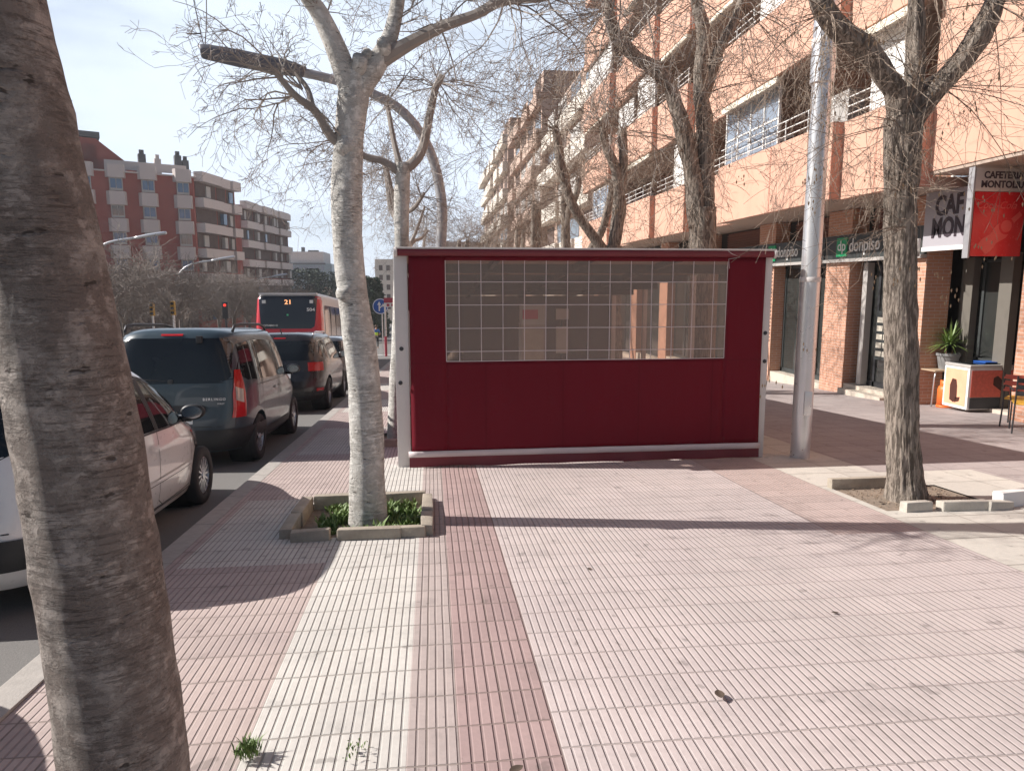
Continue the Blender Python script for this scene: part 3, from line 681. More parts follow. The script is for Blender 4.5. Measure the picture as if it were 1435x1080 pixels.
# ------------------------------------------------------------------ red terrace enclosure
TY = 8.20; X0, X1 = -.33, 4.06; ZT = 2.02; TB = 15.6
zg = g(TY)
T = empty('terrace_enclosure', ((X0+X1)/2, TY, zg), 'wine red roll-down terrace screen with a clear gridded plastic window and white posts', 'terrace enclosure')
off = V((-(X0+X1)/2, -TY, -zg))
def TM(mb):  # world to local
    mb.v = [(v[0]+off.x, v[1]+off.y, v[2]+off.z) for v in mb.v]; return mb
WX0, WX1, WZ0, WZ1 = .16, 3.55, .80, 1.965
def curt(x, z):   # the curtain bulges a little; its foot leans out
    return TY+.0-.05*(1-(z-zg)/2.5)**2-.012*math.sin(x*3.1)*math.sin((z-zg)*1.4)-.004*noise.noise(V((x*3, z*.7, 2)))*3
def curtain_patch(x0, x1, z0, z1, nu, nv, dy=0.):
    mb = MB()
    def f(u, v):
        z = z0+(z1-z0)*v; x = x0+(x1-x0)*u
        if x1 == 9: pass
        return (x, curt(x, z)+dy, z)
    mb.grid(f, nu, nv); return mb
zb = zg+.10
mb = MB()
for a in ((X0+.07, WX0, zb+.10, ZT, 6, 30), (WX0, WX1, zb+.10, WZ0, 50, 20), (WX1, X1-.03, zb+.10, ZT, 8, 30), (WX0, WX1, WZ1, ZT, 50, 2)):
    q = curtain_patch(*a); mb.add(q.v, q.f)
o = TM(mb).build('screen_fabric', M['canvas'], T, smooth=True)
md = o.modifiers.new('thick', 'SOLIDIFY'); md.thickness = .006
mb = curtain_patch(WX0-.01, WX1+.01, WZ0-.01, WZ1+.01, 60, 24, .004)
TM(mb).build('clear_window', M['plastic'], T, smooth=True)
mb = MB()       # welded grid lines
nx = 13; w = .0045
for i in range(1, nx+1):
    x = WX0+.155+(i-1)*.2555
    if x < WX1: 
        q = curtain_patch(x-w, x+w, WZ0, WZ1, 1, 14, -.004); mb.add(q.v, q.f)
for z in (WZ0+.115, WZ0+.385, WZ0+.655, WZ0+.92):
    q = curtain_patch(WX0, WX1, z-w, z+w, 40, 1, -.0045); mb.add(q.v, q.f)
for (a, b, c_, d) in ((WX0, WX1, WZ0-.004, WZ0+.004), (WX0-.004, WX0+.004, WZ0, WZ1), (WX1-.004, WX1+.004, WZ0, WZ1)):
    q = curtain_patch(a, b, c_, d, 30 if b-a > 1 else 1, 1 if b-a > 1 else 10, -.005); mb.add(q.v, q.f)
TM(mb).build('window_grid', M['hem'], T)
mb = curtain_patch(X0+.03, X1-.01, zb+.03, zb+.10, 40, 2, -.014)
o = TM(mb).build('bottom_bar', M['hem'], T, smooth=True); md = o.modifiers.new('thick', 'SOLIDIFY'); md.thickness = .02; md.offset = -1
mb = curtain_patch(X0+.04, X1-.02, zg+.015, zb+.03, 60, 3, .0)
for i, v in enumerate(mb.v): mb.v[i] = (v[0], v[1]+.01*math.sin(v[0]*7)*(zb+.03-v[2])*8, v[2]+(.012*noise.noise(V((v[0]*2, 0, 0))) if v[2] < zg+.05 else 0))
TM(mb).build('bottom_flap', M['canvas_edge'], T, smooth=True)
mb = MB()
for x in (.62, 1.55, 2.48, 3.41):
    q = curtain_patch(x-.006, x+.006, zb+.10, WZ0-.02, 1, 12, -.0035); mb.add(q.v, q.f)
for z in (WZ0-.022, ):
    q = curtain_patch(X0+.07, X1-.03, z-.004, z+.004, 40, 1, -.003); mb.add(q.v, q.f)
TM(mb).build('seams', M['canvas_seam'], T)
mb = MB(); mb.tube([(X0-.05, TY-.02, ZT+.035), (X1+.06, TY-.02, ZT+.035)], .042, 16); TM(mb).build('roller_tube', M['canvas_edge'], T, ang=40)
mb = MB(); mb.bbox(X0-.07, X1+.08, TY-.055, TY+.09, ZT+.072, ZT+.092, .005); TM(mb).build('roller_cover', M['whitemetal'], T, ang=40)
for s_, x in ((0, X0-.06), (1, X1+.05)):
    mb = MB(); mb.lathe([(0,0),(.055,0),(.055,.03),(.03,.045),(0,.045)], 16, Matrix.Translation((x-(0 if s_ else .03), TY-.02, ZT+.035)) @ Matrix.Rotation(R(90), 4, 'Y')); TM(mb).build('end_cap', M['whitemetal'], T, ang=40)
def post(x0, x1, y0, y1, zt):
    y = (y0+y1)/2; mb = MB(); mb.bbox(x0, x1, y0, y1, g(y)-.02, zt, .006); return mb
mbp = post(X0-.10, X0+.055, TY+.02, TY+.15, ZT+.05); TM(mbp).build('post', M['whitemetal'], T, ang=40)
TM(post(X1-.03, X1+.07, TY+.02, TY+.15, ZT+.05)).build('post', M['whitemetal'], T, ang=40)
def SH(mb):     # the roof falls with the street
    mb.v = [(v[0], v[1], v[2]-(.078*max(0, v[1]-TY-.12) if v[2] > 1. else 0)) for v in mb.v]; return mb
for x in (X0+.0, X1+.02): TM(SH(post(x-.05, x+.05, TB-.1, TB, ZT+.0))).build('post', M['whitemetal'], T, ang=40)
for yy in (10.7, 13.2):
    for x in (X0, X1+.02): TM(SH(post(x-.04, x+.04, yy-.04, yy+.04, ZT))).build('post', M['whitemetal'], T, ang=40)
mb = MB()
for (x, z) in ((X0-.03, .95), (X0-.05, .55), (X1+.03, .75), (X1+.02, 1.1)):
    mb.lathe([(0, .012), (.022, .008), (.026, 0)], 10, Matrix.Translation((x, TY+.019, z)) @ Matrix.Rotation(R(90), 4, 'X'))
TM(SH(mb)).build('bracket_bolts', M['darkmetal'], T)
# roof: canvas on beams, side valances, far curtain
mb = MB(); mb.box(X0-.05, X1+.07, TY+.09, TB+.1, ZT+.03, ZT+.06); TM(SH(mb)).build('roof_canvas', M['roofcanvas'], T)
for i, yy in enumerate((9.4, 10.9, 12.4, 13.9)):
    mb = MB(); mb.box(X0, X1, yy, yy+.07, ZT-.09, ZT+.028); TM(SH(mb)).build('roof_beam', M['darkmetal'], T)
for i, xx in enumerate((.75, 1.9, 3.0)):
    mb = MB(); mb.box(xx, xx+.06, TY+.2, TB-.1, ZT-.05, ZT+.026); TM(SH(mb)).build('roof_beam', M['darkmetal'], T)
mb = MB(); mb.box(X0, X0+.01, TY+.16, TB-.1, ZT-.55, ZT-.1); mb.box(X0-.005, X0+.006, TY+.16, TB-.1, g(12)-.3, -.1+.25); TM(SH(mb)).build('side_panel', M['canvas'], T)
mb = MB(); mb.box(X0, X1, TB-.03, TB-.02, g(TB), ZT); TM(SH(mb)).build('rear_screen', M['canvasD'], T)
mb = MB()
pp = []
for i in range(150): 
    a = i*.9; pp.append((X1+.10+.018*math.cos(a), TY+.10+.018*math.sin(a), 1.95-i*.0065))
mb.tube(pp, .004, 4); pp = [(X1+.10, TY+.1, .98), (X1+.13, TY+.1, .6), (X1+.09, TY+.1, .3)]; mb.tube(pp, .005, 4); TM(mb).build('spring_cable', M['darkmetal'], T)
mb = MB(); mb.tube([(WX1-.03, TY-.06, ZT+.07), (WX1+.02, TY-.075, ZT+.03), (WX1+.12, TY-.07, ZT-.005), (WX1-.02, TY-.07, ZT-.03), (WX1-.005, TY-.066, ZT-.14)], .003, 4); TM(mb).build('tie_wire', M['hem'], T)

# inside the enclosure
def round_table(x, y, label):
    t = empty('cafe_table', (x, y, g(y)), label, 'table', 'tables inside the terrace')
    mb = MB(); mb.lathe([(0,.70),(.34,.70),(.35,.715),(.34,.73),(0,.73)], 28); mb.build('tabletop', M['silver'], t, ang=40)
    mb = MB(); mb.tube([(0,0,.03),(0,0,.70)], .025, 10); mb.build('column', M['darkmetal'], t, smooth=True)
    mb = MB(); mb.lathe([(0,.0),(.22,.0),(.22,.02),(.03,.05)], 20); mb.build('foot', M['darkmetal'], t, ang=40); return t
def cafe_chair(x, y, rz, label, seat='darkmetal', back='darkmetal', frame='steel', group='chairs inside the terrace'):
    t = empty('terrace_chair', (x, y, g(y)), label, 'chair', group, rz)
    mb = MB(); mb.bbox(-.21, .21, -.21, .21, .44, .465, .01); mb.build('seat', M[seat], t, ang=40)
    mb = MB()
    for z in (.58, .68, .78): mb.bbox(-.21, .21, .20+(z-.45)*.18, .215+(z-.45)*.18, z, z+.07, .005)
    mb.build('backrest', M[back], t, ang=40)
    for sx in (-1, 1):
        mb = MB(); mb.tube([(sx*.20, -.22, 0), (sx*.20, -.19, .44)], .012, 8); mb.build('leg', M[frame], t)
        mb = MB(); mb.tube([(sx*.21, .25, 0), (sx*.20, .20, .45), (sx*.20, .275, .88)], .012, 8); mb.build('leg', M[frame], t)
        mb = MB(); mb.tube([(sx*.235, .22, .66), (sx*.245, -.15, .67), (sx*.22, -.19, .45)], .011, 8); mb.build('armrest', M[frame], t)
    return t
round_table(.75, 9.9, 'round grey table inside the terrace at the left, by the seated woman')
round_table(3.0, 10.0, 'round grey table inside the terrace behind the right half of the window')
round_table(1.9, 12.1, 'round grey table in the middle of the terrace, farthest back')
cafe_chair(1.25, 10.2, -1.9, 'grey slatted chair right of the left table inside the terrace')
cafe_chair(2.5, 10.2, 1.7, 'grey slatted chair left of the right table inside the terrace')
cafe_chair(3.45, 9.6, -2.0, 'grey slatted chair at the right end of the terrace')
# ice cream / drinks cabinet with pink header and paper menus, seen through the plastic
Tm = empty('menu_cabinet', (1.84, 12.9, g(12.9)), 'tall narrow cabinet with a pink and white header, behind the clear window', 'display cabinet')
mb = MB(); mb.bbox(-.22, .22, -.2, .2, 0, 1.72, .01); mb.build('body', M['whitemetal'], Tm, ang=40)
mb = MB(); mb.box(-.20, .20, -.215, -.203, 1.76-.02, 2.04); mb.box(-.22, .22, -.202, .1, 1.70, 2.06); mb.build('header', M['signwhite'], Tm)
mb = MB(); mb.box(-.20, .08, -.222, -.216, 1.80, 1.97); mb.build('header_panel', M['pinkboard'], Tm)
mb = MB(); mb.box(-.19, .19, -.212, -.203, .5, 1.62); mb.build('menu_sheet', M['menupaper'], Tm)
Tm = empty('menu_board', (2.42, 12.95, g(12.95)), 'small white menu board hung right of the pink cabinet', 'menu board')
mb = MB(); mb.box(-.11, .11, -.02, .02, 1.15, 1.65); mb.build('board', M['signwhite'], Tm)
mb = MB(); mb.tube([(0, .03, 0), (0, .03, 1.9)], .02, 8); mb.build('stand', M['darkmetal'], Tm)
mb = MB(); mb.box(-.12, .12, -.02, .02, 1.78, 1.98); mb.build('top_card', M['signwhite'], Tm)

# ------------------------------------------------------------------ people
def person(name, loc, rz, label, J, parts, hairlen=0, face=True):
    """J: joints {name:(co, r)}; E: bones. One skinned body, clothes as children."""
    t = empty(name, loc, label, 'person', None, rz)
    E = [('pelvis','waist'),('waist','chest'),('chest','neck'),('neck','head0'),('head0','head1'),
         ('chest','shL'),('shL','elL'),('elL','wrL'),('wrL','haL'),('chest','shR'),('shR','elR'),('elR','wrR'),('wrR','haR'),
         ('pelvis','hiL'),('hiL','knL'),('knL','anL'),('anL','toL'),('pelvis','hiR'),('hiR','knR'),('knR','anR'),('anR','toR')]
    for s_ in 'LR':
        w, h = V(J['wr'+s_][0]), V(J['ha'+s_][0]); d = (h-w).normalized(); sd = d.orthogonal().normalized()
        for k in range(4):
            J['f%d%s' % (k, s_)] = (tuple(h+sd*(.012+(k-1.5)*.021)+d*.005), .0095)
            J['g%d%s' % (k, s_)] = (tuple(h+sd*((k-1.5)*.022)+d*(.065-.006*abs(k-1.3))+V((0,0,-.012))), .0085)
            E += [('ha'+s_, 'f%d%s' % (k, s_)), ('f%d%s' % (k, s_), 'g%d%s' % (k, s_))]
        J['t'+s_] = (tuple(w*.5+h*.5+sd*.045+d*.02), .010); E.append(('wr'+s_, 't'+s_))
    def skin(sel, grow, nm, mat, par):
        names = [n for n in J if any(n in e for e in sel)]; idx = {n: i for i, n in enumerate(names)}
        me = bpy.data.meshes.new(nm); me.from_pydata([J[n][0] for n in names], [(idx[a], idx[b]) for a, b in sel], [])
        ob = bpy.data.objects.new('tmp', me); COL.objects.link(ob)
        sk = ob.modifiers.new('s', 'SKIN'); sk.use_smooth_shade = True
        for n, v in zip(names, me.skin_vertices[0].data):
            r = J[n][1]*(1 if n[0] in 'fgt' and len(n) < 4 else 1)+grow; v.radius = (r*1.0, r*1.0) if not n in ('pelvis','waist','chest') else (r*1.25, r*.8)
        me.skin_vertices[0].data[0].use_root = True
        ob.modifiers.new('b', 'SUBSURF').levels = 1
        m2 = evalmesh(ob, nm); bpy.data.objects.remove(ob); m2.materials.clear()
        return link(nm, m2, mat, par)
    body = skin(E, 0, 'body', M['skin'], t)
    for nm, sel, grow, mat in parts: skin(sel, grow, nm, M[mat], t)
    h0, h1 = V(J['head0'][0]), V(J['head1'][0]); c = (h0+h1)/2; 
    mb = MB()
    def hf(u, v):
        a = u*2*math.pi; b = v*math.pi*.72; r = .108*(1+.05*noise.noise(V((math.cos(a)*3, math.sin(a)*3, b*4))))
        return (c.x+r*.92*math.sin(b)*math.cos(a), c.y-.018+r*1.05*math.sin(b)*math.sin(a)+(-.03 if v > .5 and math.sin(a) < 0 else 0), c.z+.028+r*1.1*math.cos(b)-(hairlen if v > .9 and math.sin(a) < .25 else 0)+(.06 if v > .5 and math.sin(a) > .3 else 0))
    mb.grid(hf, 24, 12); mb.build('hair', M['hair'], t, smooth=True)
    mb = MB()       # nose, eyes, mouth, ears (face looks along +y)
    fz = c.z
    mb.add([(c.x-.012,c.y+.085,fz-.02),(c.x+.012,c.y+.085,fz-.02),(c.x,c.y+.112,fz-.018),(c.x,c.y+.088,fz+.02)], [(0,1,2),(0,2,3),(1,3,2)])
    for sx in (-1, 1): mb.lathe([(0,.012),(.012,.008),(.016,0)], 8, Matrix.Translation((c.x+sx*.092, c.y, fz-.005)) @ Matrix.Rotation(sx*R(90), 4, 'Y'))
    mb.build('face_features', M['skin'], body)
    mb = MB()
    for sx in (-1, 1): mb.lathe([(0,.004),(.010,.002),(.012,-.004)], 8, Matrix.Translation((c.x+sx*.034, c.y+.088, fz+.012)) @ Matrix.Rotation(R(-90), 4, 'X'))
    mb.box(c.x-.022, c.x+.022, c.y+.085, c.y+.094, fz-.050, fz-.043); mb.build('eyes_and_mouth', M['hair'], body)
    return t
trunkE = [('pelvis','waist'),('waist','chest'),('chest','shL'),('chest','shR'),('shL','elL'),('shR','elR')]
legE = [('pelvis','hiL'),('hiL','knL'),('knL','anL'),('pelvis','hiR'),('hiR','knR'),('knR','anR')]
J = dict(pelvis=((0,0,.94),.12), waist=((0,0,1.08),.105), chest=((0,.01,1.34),.12), neck=((0,.01,1.50),.05), head0=((0,.03,1.60),.085), head1=((0,.03,1.69),.088),
         shL=((-.19,0,1.42),.058), elL=((-.34,.12,1.28),.044), wrL=((-.24,.20,1.46),.032), haL=((-.22,.22,1.54),.034),
         shR=((.19,0,1.42),.058), elR=((.27,-.06,1.16),.044), wrR=((.25,.14,1.02),.032), haR=((.24,.2,1.0),.034),
         hiL=((-.095,0,.88),.088), knL=((-.11,.10,.50),.062), anL=((-.11,-.02,.09),.042), toL=((-.11,.12,.035),.036),
         hiR=((.095,0,.88),.088), knR=((.11,-.02,.49),.062), anR=((.12,-.22,.14),.042), toR=((.12,-.12,.04),.036))
person('person', (-4.12, 52.5, g(52.5)), 0, 'person walking away in a blue top with a bright yellow-green lower half and black leggings', dict(J),
       [('blue_top', [('waist','chest'),('chest','shL'),('chest','shR'),('shL','elL'),('shR','elR')], .012, 'blue'), ('hivis_vest', [('pelvis','waist'),('waist','chest')], .022, 'hivis'), ('leggings', legE, .006, 'blackcloth')])
J2 = dict(J); 
J2.update(pelvis=((0,0,.52),.12), waist=((0,.02,.66),.105), chest=((0,.04,.92),.115), neck=((0,.05,1.07),.046), head0=((0,.08,1.16),.082), head1=((0,.08,1.25),.085),
          shL=((-.17,.03,.99),.052), elL=((-.22,.20,.80),.04), wrL=((-.12,.34,.95),.03), haL=((-.08,.34,1.03),.032), shR=((.17,.03,.99),.052), elR=((.24,.16,.76),.04), wrR=((.18,.40,.76),.03), haR=((.15,.46,.76),.032),
          hiL=((-.09,.04,.50),.085), knL=((-.10,.44,.50),.06), anL=((-.10,.42,.10),.042), toL=((-.10,.56,.035),.036), hiR=((.09,.04,.50),.085), knR=((.11,.44,.50),.06), anR=((.13,.44,.10),.042), toR=((.13,.58,.035),.036))
person('person', (.28, 9.35, g(9.35)), -.6, 'woman with long hair sitting inside the terrace, one hand raised to her face', J2,
       [('dark_top', trunkE, .012, 'blackcloth'), ('trousers', legE, .008, 'blackcloth')], hairlen=.14)
cafe_chair(.30, 9.28, math.pi-.6, 'grey slatted chair the woman inside the terrace sits on')

# ------------------------------------------------------------------ vehicles
def interp(tab, z):
    if z <= tab[0][0]: return tab[0][1:]
    for a, b in zip(tab, tab[1:]):
        if z <= b[0]:
            t = (z-a[0])/(b[0]-a[0]); return tuple(p+(q-p)*t for p, q in zip(a[1:], b[1:]))
    return tab[-1][1:]
class Car:
    """tab rows: z, y_rear, y_front, half width, rear exponent, front exponent"""
    def __init__(s, tab, yc=0.): s.tab = tab; s.yc = yc
    def side(s, y, z):
        yr, yf, w, nr, nf = interp(s.tab, z)
        l, n = (s.yc-yr, nr) if y < s.yc else (yf-s.yc, nf)
        q = min(1, abs(y-s.yc)/l); return w*max(0, 1-q**n)**(1/n)
    def rear(s, x, z):
        yr, yf, w, nr, nf = interp(s.tab, z); q = min(.999, abs(x)/w); return s.yc-(s.yc-yr)*max(0, 1-q**nr)**(1/nr)
    def front(s, x, z):
        yr, yf, w, nr, nf = interp(s.tab, z); q = min(.999, abs(x)/w); return s.yc+(yf-s.yc)*max(0, 1-q**nf)**(1/nf)
    def ring(s, t, z, o=0.):
        yr, yf, w, nr, nf = interp(s.tab, z); c, sn = math.cos(t), math.sin(t)
        l, n = (s.yc-yr, nr) if sn < 0 else (yf-s.yc, nf)
        x = math.copysign((w+o)*abs(c)**(2/n), c); y = s.yc+math.copysign((l+o)*abs(sn)**(2/n), sn); return (x, y, z)
    def body(s, mat, parent, wheels, wr, n=96, arch=1.14):
        mb = MB(); zs = []
        for a, b in zip(s.tab, s.tab[1:]):
            k = max(1, int((b[0]-a[0])/.05)); zs += [a[0]+(b[0]-a[0])*i/k for i in range(k)]
        zs.append(s.tab[-1][0])
        ts = []
        for i in range(n):      # denser towards the corners
            u = 2*math.pi*i/n; ts.append(u-.18*math.sin(4*u)/1.0*-1*.5)
        for z in zs: mb.v += [s.ring(t, z) for t in ts]
        m = len(zs)
        mb.f = [(j*n+i, j*n+(i+1) % n, (j+1)*n+(i+1) % n, (j+1)*n+i) for j in range(m-1) for i in range(n)]
        mb.f += [tuple(range(n))[::-1], tuple((m-1)*n+i for i in range(n))]; mb.mi = [0]*len(mb.f)
        o = link('tmp', mb.mesh('tmp'), mat)
        cut = MB()
        for y in wheels:
            cut.lathe([(0,-1.3),(wr*arch,-1.3),(wr*arch,1.3),(0,1.3)], 40, Matrix.Translation((0, y, wr*1.02)) @ Matrix.Rotation(R(90), 4, 'Y'))
        cme = cut.mesh('cut'); bmx = bmesh.new(); bmx.from_mesh(cme); bmesh.ops.remove_doubles(bmx, verts=bmx.verts, dist=1e-5); bmx.to_mesh(cme)
        bmx.free(); co = bpy.data.objects.new('cut', cme); COL.objects.link(co)
        bm_ = o.modifiers.new('b', 'BOOLEAN'); bm_.object = co; bm_.operation = 'DIFFERENCE'; bm_.solver = 'EXACT'
        me = evalmesh(o, 'body'); bpy.data.objects.remove(o); bpy.data.objects.remove(co); me.materials.clear()
        me.polygons.foreach_set('use_smooth', [True]*len(me.polygons)); me.set_sharp_from_angle(angle=R(38))
        return link('body', me, mat, parent)
    def side_panel(s, mb, top, bot, sgn, o=.004, nv=6, sub=4):
        tp = []; bt = []
        for P, out in ((top, tp), (bot, bt)):
            for a, b in zip(P, P[1:]):
                for k in range(sub): out.append((a[0]+(b[0]-a[0])*k/sub, a[1]+(b[1]-a[1])*k/sub))
            out.append(P[-1])
        n = len(tp)-1
        def f(u, v):
            i = round(u*n); y = bt[i][0]+(tp[i][0]-bt[i][0])*v; z = bt[i][1]+(tp[i][1]-bt[i][1])*v
            return (sgn*(s.side(y, z)+o), y, z)
        mb.grid(f, n, nv)
    def rear_panel(s, mb, x0, x1, z0, z1, o=.004, nu=16, nv=8, rc=0., top=None, front=False):
        def f(u, v):
            z = z0+(z1-z0)*v; k = 1.
            if rc: 
                e = min(v, 1-v)*(z1-z0); 
                if e < rc: k = 1-(rc-math.sqrt(max(0, rc*rc-(rc-e)**2)))/((x1-x0)/2)
            xm = (x0+x1)/2; x = xm+(x0+(x1-x0)*u-xm)*k
            if front: return (x, s.front(x, z)+o, z)
            return (x, s.rear(x, z)-o, z)
        mb.grid(f, nu, nv)
    def ring_panel(s, mb, t0, t1, z0, z1, o=.006, nu=8, nv=8, fn=None):
        def f(u, v):
            t = t0+(t1-t0)*u; z = z0+(z1-z0)*v
            if fn: t, z = fn(u, v)
            return s.ring(t, z, o)
        mb.grid(f, nu, nv)
def wheel(parent, x, y, r, sgn, rim='alloy', spokes=7, w=.2):
    mb = MB(); Mx = Matrix.Translation((x, y, r)) @ Matrix.Rotation(sgn*R(90), 4, 'Y')
    mb.lathe([(r*.64,-w*.5),(r*.92,-w*.5),(r,-w*.38),(r,w*.38),(r*.95,w*.5),(r*.66,w*.5),(r*.63,w*.40)], 36, Mx)
    tw = mb.build('wheel', M['rubber'], parent, smooth=True)
    mb = MB(); mb.lathe([(r*.64,w*.42),(r*.60,w*.44),(r*.58,w*.30),(r*.2,w*.26)], 36, Mx)
    for k in range(spokes):
        a = 2*math.pi*k/spokes; c, s_ = math.cos(a), math.sin(a)
        q = [(-.035,.09),(.035,.09),(.045,.60),(-.045,.60)]
        vs = []
        for zz in (w*.30, w*.42): vs += [((px*c-py*s_)*r/.62*.62*1., (px*s_+py*c)*r, zz) for px, py in [(q_[0]*r*3, q_[1]) for q_ in q]]
        mb.add([Mx @ V(v) for v in vs], [(0,1,2,3),(7,6,5,4),(0,4,5,1),(1,5,6,2),(2,6,7,3),(3,7,4,0)])
    mb.lathe([(0,w*.47),(r*.14,w*.46),(r*.16,w*.38)], 16, Mx)
    mb.build('rim', M[rim], tw, ang=40)
    mb = MB(); mb.lathe([(0,w*.12),(r*.6,w*.12)], 24, Mx); mb.build('brake_disc', M['darkmetal'], tw)
def mirror(parent, car, y, z, sgn, mat='cblack', glass=True):
    x = car.side(y, z)*sgn
    mb = MB(); bm = bmesh.new(); bmesh.ops.create_uvsphere(bm, u_segments=16, v_segments=10, radius=1)
    for v in bm.verts:
        yy = v.co.y
        v.co = V((x+sgn*(.14)+v.co.x*.115, y+(yy if yy > 0 else yy*.35)*.09, z+.02+v.co.z*.075))
    bm.verts.index_update(); mb.add([v.co.copy() for v in bm.verts], [[v.index for v in f.verts] for f in bm.faces]); bm.free()
    mb.box(min(x, x+sgn*.12)-.01, max(x, x+sgn*.12), y-.01, y+.05, z-.07, z-.02)
    o = mb.build('mirror', M[mat], parent, smooth=True)
    mb = MB(); mb.lathe([(0,0),(.085,0)], 16, Matrix.Translation((x+sgn*.14, y-.034, z+.02)) @ Matrix.Rotation(R(90), 4, 'X') @ Matrix.Diagonal((1.1,.7,1,1))); mb.build('mirror_glass', M['chrome'], o)
def arch_liner(parent, car, wheels, wr):
    for y in wheels:
        for sg in (-1, 1):
            mb = MB(); x = car.side(y, wr)-.30
            mb.lathe([(0, 0), (wr*1.12, 0), (wr*1.12, .27)], 28, Matrix.Translation((sg*x, y, wr*1.02)) @ Matrix.Rotation(sg*R(90), 4, 'Y'))
            mb.build('wheel_arch', M['trim'], parent, smooth=True)
def seam(car, mb, pts, sgn, w=.004):
    for a, b in zip(pts, pts[1:]):
        n = 6
        dy, dz = b[0]-a[0], b[1]-a[1]; l = math.hypot(dy, dz); py, pz = -dz/l*w, dy/l*w
        def f(u, v):
            y = a[0]+dy*u+py*(v*2-1); z = a[1]+dz*u+pz*(v*2-1); return (sgn*(car.side(y, z)+.0025), y, z)
        mb.grid(f, n, 1)

# --- slate blue tall van-like car
vk = .90
def build_van(loc, rz):
    t = empty('parked_car', loc, 'tall slate blue van with roof rails and red tail lamps parked behind the white car', 'van', 'cars parked along the kerb', rz, True)
    c = Car([(.22,-1.86,1.86,.80,5,4),(.30,-1.95,1.94,.86,5,3.6),(.42,-1.99,1.99,.89,5.5,3.4),(.60,-1.985,1.98,.905,6,3.4),(.78,-1.95,1.93,.905,7,3.6),(.90,-1.94,1.82,.90,7,3.4),(1.00,-1.935,1.55,.895,7,3.2),(1.06,-1.93,1.25,.89,7,3.4),(1.10,-1.925,1.12,.885,7,3.6),
             (1.30,-1.90,.92,.845,7,4),(1.50,-1.86,.70,.80,6.5,4),(1.63,-1.82,.50,.765,6,4),(1.70,-1.79,.36,.735,5.5,4),(1.745,-1.74,.22,.68,5,4),(1.775,-1.66,.05,.58,4.5,3.5),(1.79,-1.5,-.2,.42,4,3)])
    wh = (-1.22, 1.13); wr = .315
    c.body(M['cblue'], t, wh, wr); arch_liner(t, c, wh, wr)
    for y in wh:
        for sg in (-1, 1): wheel(t, sg*.79, y, wr, sg)
    mb = MB(); c.rear_panel(mb, -.76, .76, 1.10, 1.66, .005, 24, 14, .14); mb.build('rear_window', M['carglass'], t, smooth=True)
    for sg in (-1, 1):
        mb = MB()
        c.side_panel(mb, [(-1.72,1.20),(-1.62,1.58),(-1.15,1.62),(-1.05,1.62)], [(-1.70,1.16),(-1.60,1.12),(-1.15,1.10),(-1.05,1.10)], sg)
        c.side_panel(mb, [(-.99,1.62),(-.5,1.62),(-.12,1.60)], [(-.99,1.10),(-.5,1.08),(-.12,1.08)], sg)
        c.side_panel(mb, [(-.05,1.60),(.25,1.54),(.50,1.42),(.82,1.18)], [(-.05,1.08),(.25,1.08),(.50,1.07),(.88,1.08)], sg)
        mb.build('side_window', M['carglass'], t, smooth=True)
        mb = MB()
        for pts in ([(-1.02,1.66),(-1.02,.42),(-.86,.32)], [(-.085,1.64),(-.085,.34),(.70,.34),(.86,.70),(.86,1.06)], [(-.86,.32),(-.085,.34)], [(-1.7,1.03),(.9,1.03)]): seam(c, mb, pts, sg)
        mb.build('door_seams', M['trim'], t)
        mb = MB()
        c.side_panel(mb, [(-.88,.40),(.75,.40)], [(-.88,.30),(.75,.30)], sg, .012, 3, 12); mb.build('sill_trim', M['trim'], t, smooth=True)
        mb = MB()
        for y in (-.25, .02): c.side_panel(mb, [(y-.08,.93),(y+.08,.93)], [(y-.08,.90),(y+.08,.90)], sg, .022, 2, 3)
        mb.build('door_handle', M['cblue'], t)
        mb = MB(); t0, t1 = (-1.10, -.70) if sg > 0 else (-math.pi+1.10, -math.pi+.70)
        def lamp(u, v, t0=t0, t1=t1):
            z = .66+.60*v; k = 1-.5*max(0, v-.5)*2; tt = -.86 if sg > 0 else -math.pi+.86
            return (tt+(t0-tt)*(1-u)*k+(t1-tt)*u*k, z)
        c.ring_panel(mb, 0, 0, 0, 0, .012, 10, 12, lamp); tl = mb.build('tail_lamp', M['taillight'], t, smooth=True)
        mb = MB()
        def lamp2(u, v):
            tt = -.90 if sg > 0 else -math.pi+.90; return (tt+(u-.5)*.24*(1 if sg > 0 else -1), .84+.17*v+.04*(1-u))
        c.ring_panel(mb, 0, 0, 0, 0, .018, 6, 6, lamp2); mb.build('reversing_lens', M['lens'], tl, smooth=True)
        mb = MB(); mb.tube([(sg*.66,-1.55,1.74),(sg*.665,-1.48,1.81),(sg*.675,-1.2,1.835),(sg*.675,-.2,1.835),(sg*.67,.12,1.80),(sg*.66,.2,1.74)], .019, 8); mb.build('roof_rail', M['darkmetal'], t, smooth=True)
        mirror(t, c, .72, 1.10, sg)
        mb = MB(); c.ring_panel(mb, *((.45, .85) if sg > 0 else (math.pi-.45, math.pi-.85)), .68, .88, .006); mb.build('headlight', M['lens'], t, smooth=True)
    mb = MB(); c.ring_panel(mb, -.12, -math.pi+.12, .24, .52, .014, 40, 5); mb.build('rear_bumper', M['trim'], t, smooth=True)
    mb = MB(); c.rear_panel(mb, -.13, .13, 1.69, 1.715, .008, 6, 2); mb.build('brake_light', M['taillight'], t, smooth=True)
    mb = MB(); c.rear_panel(mb, -.26, .26, .60, .72, .006, 8, 3); pl = mb.build('number_plate', M['signwhite'], t, smooth=True)
    mb = MB(); c.rear_panel(mb, -.42, .42, .74, .83, .02, 10, 4, .04); mb.build('tailgate_handle', M['trim'], t, smooth=True)
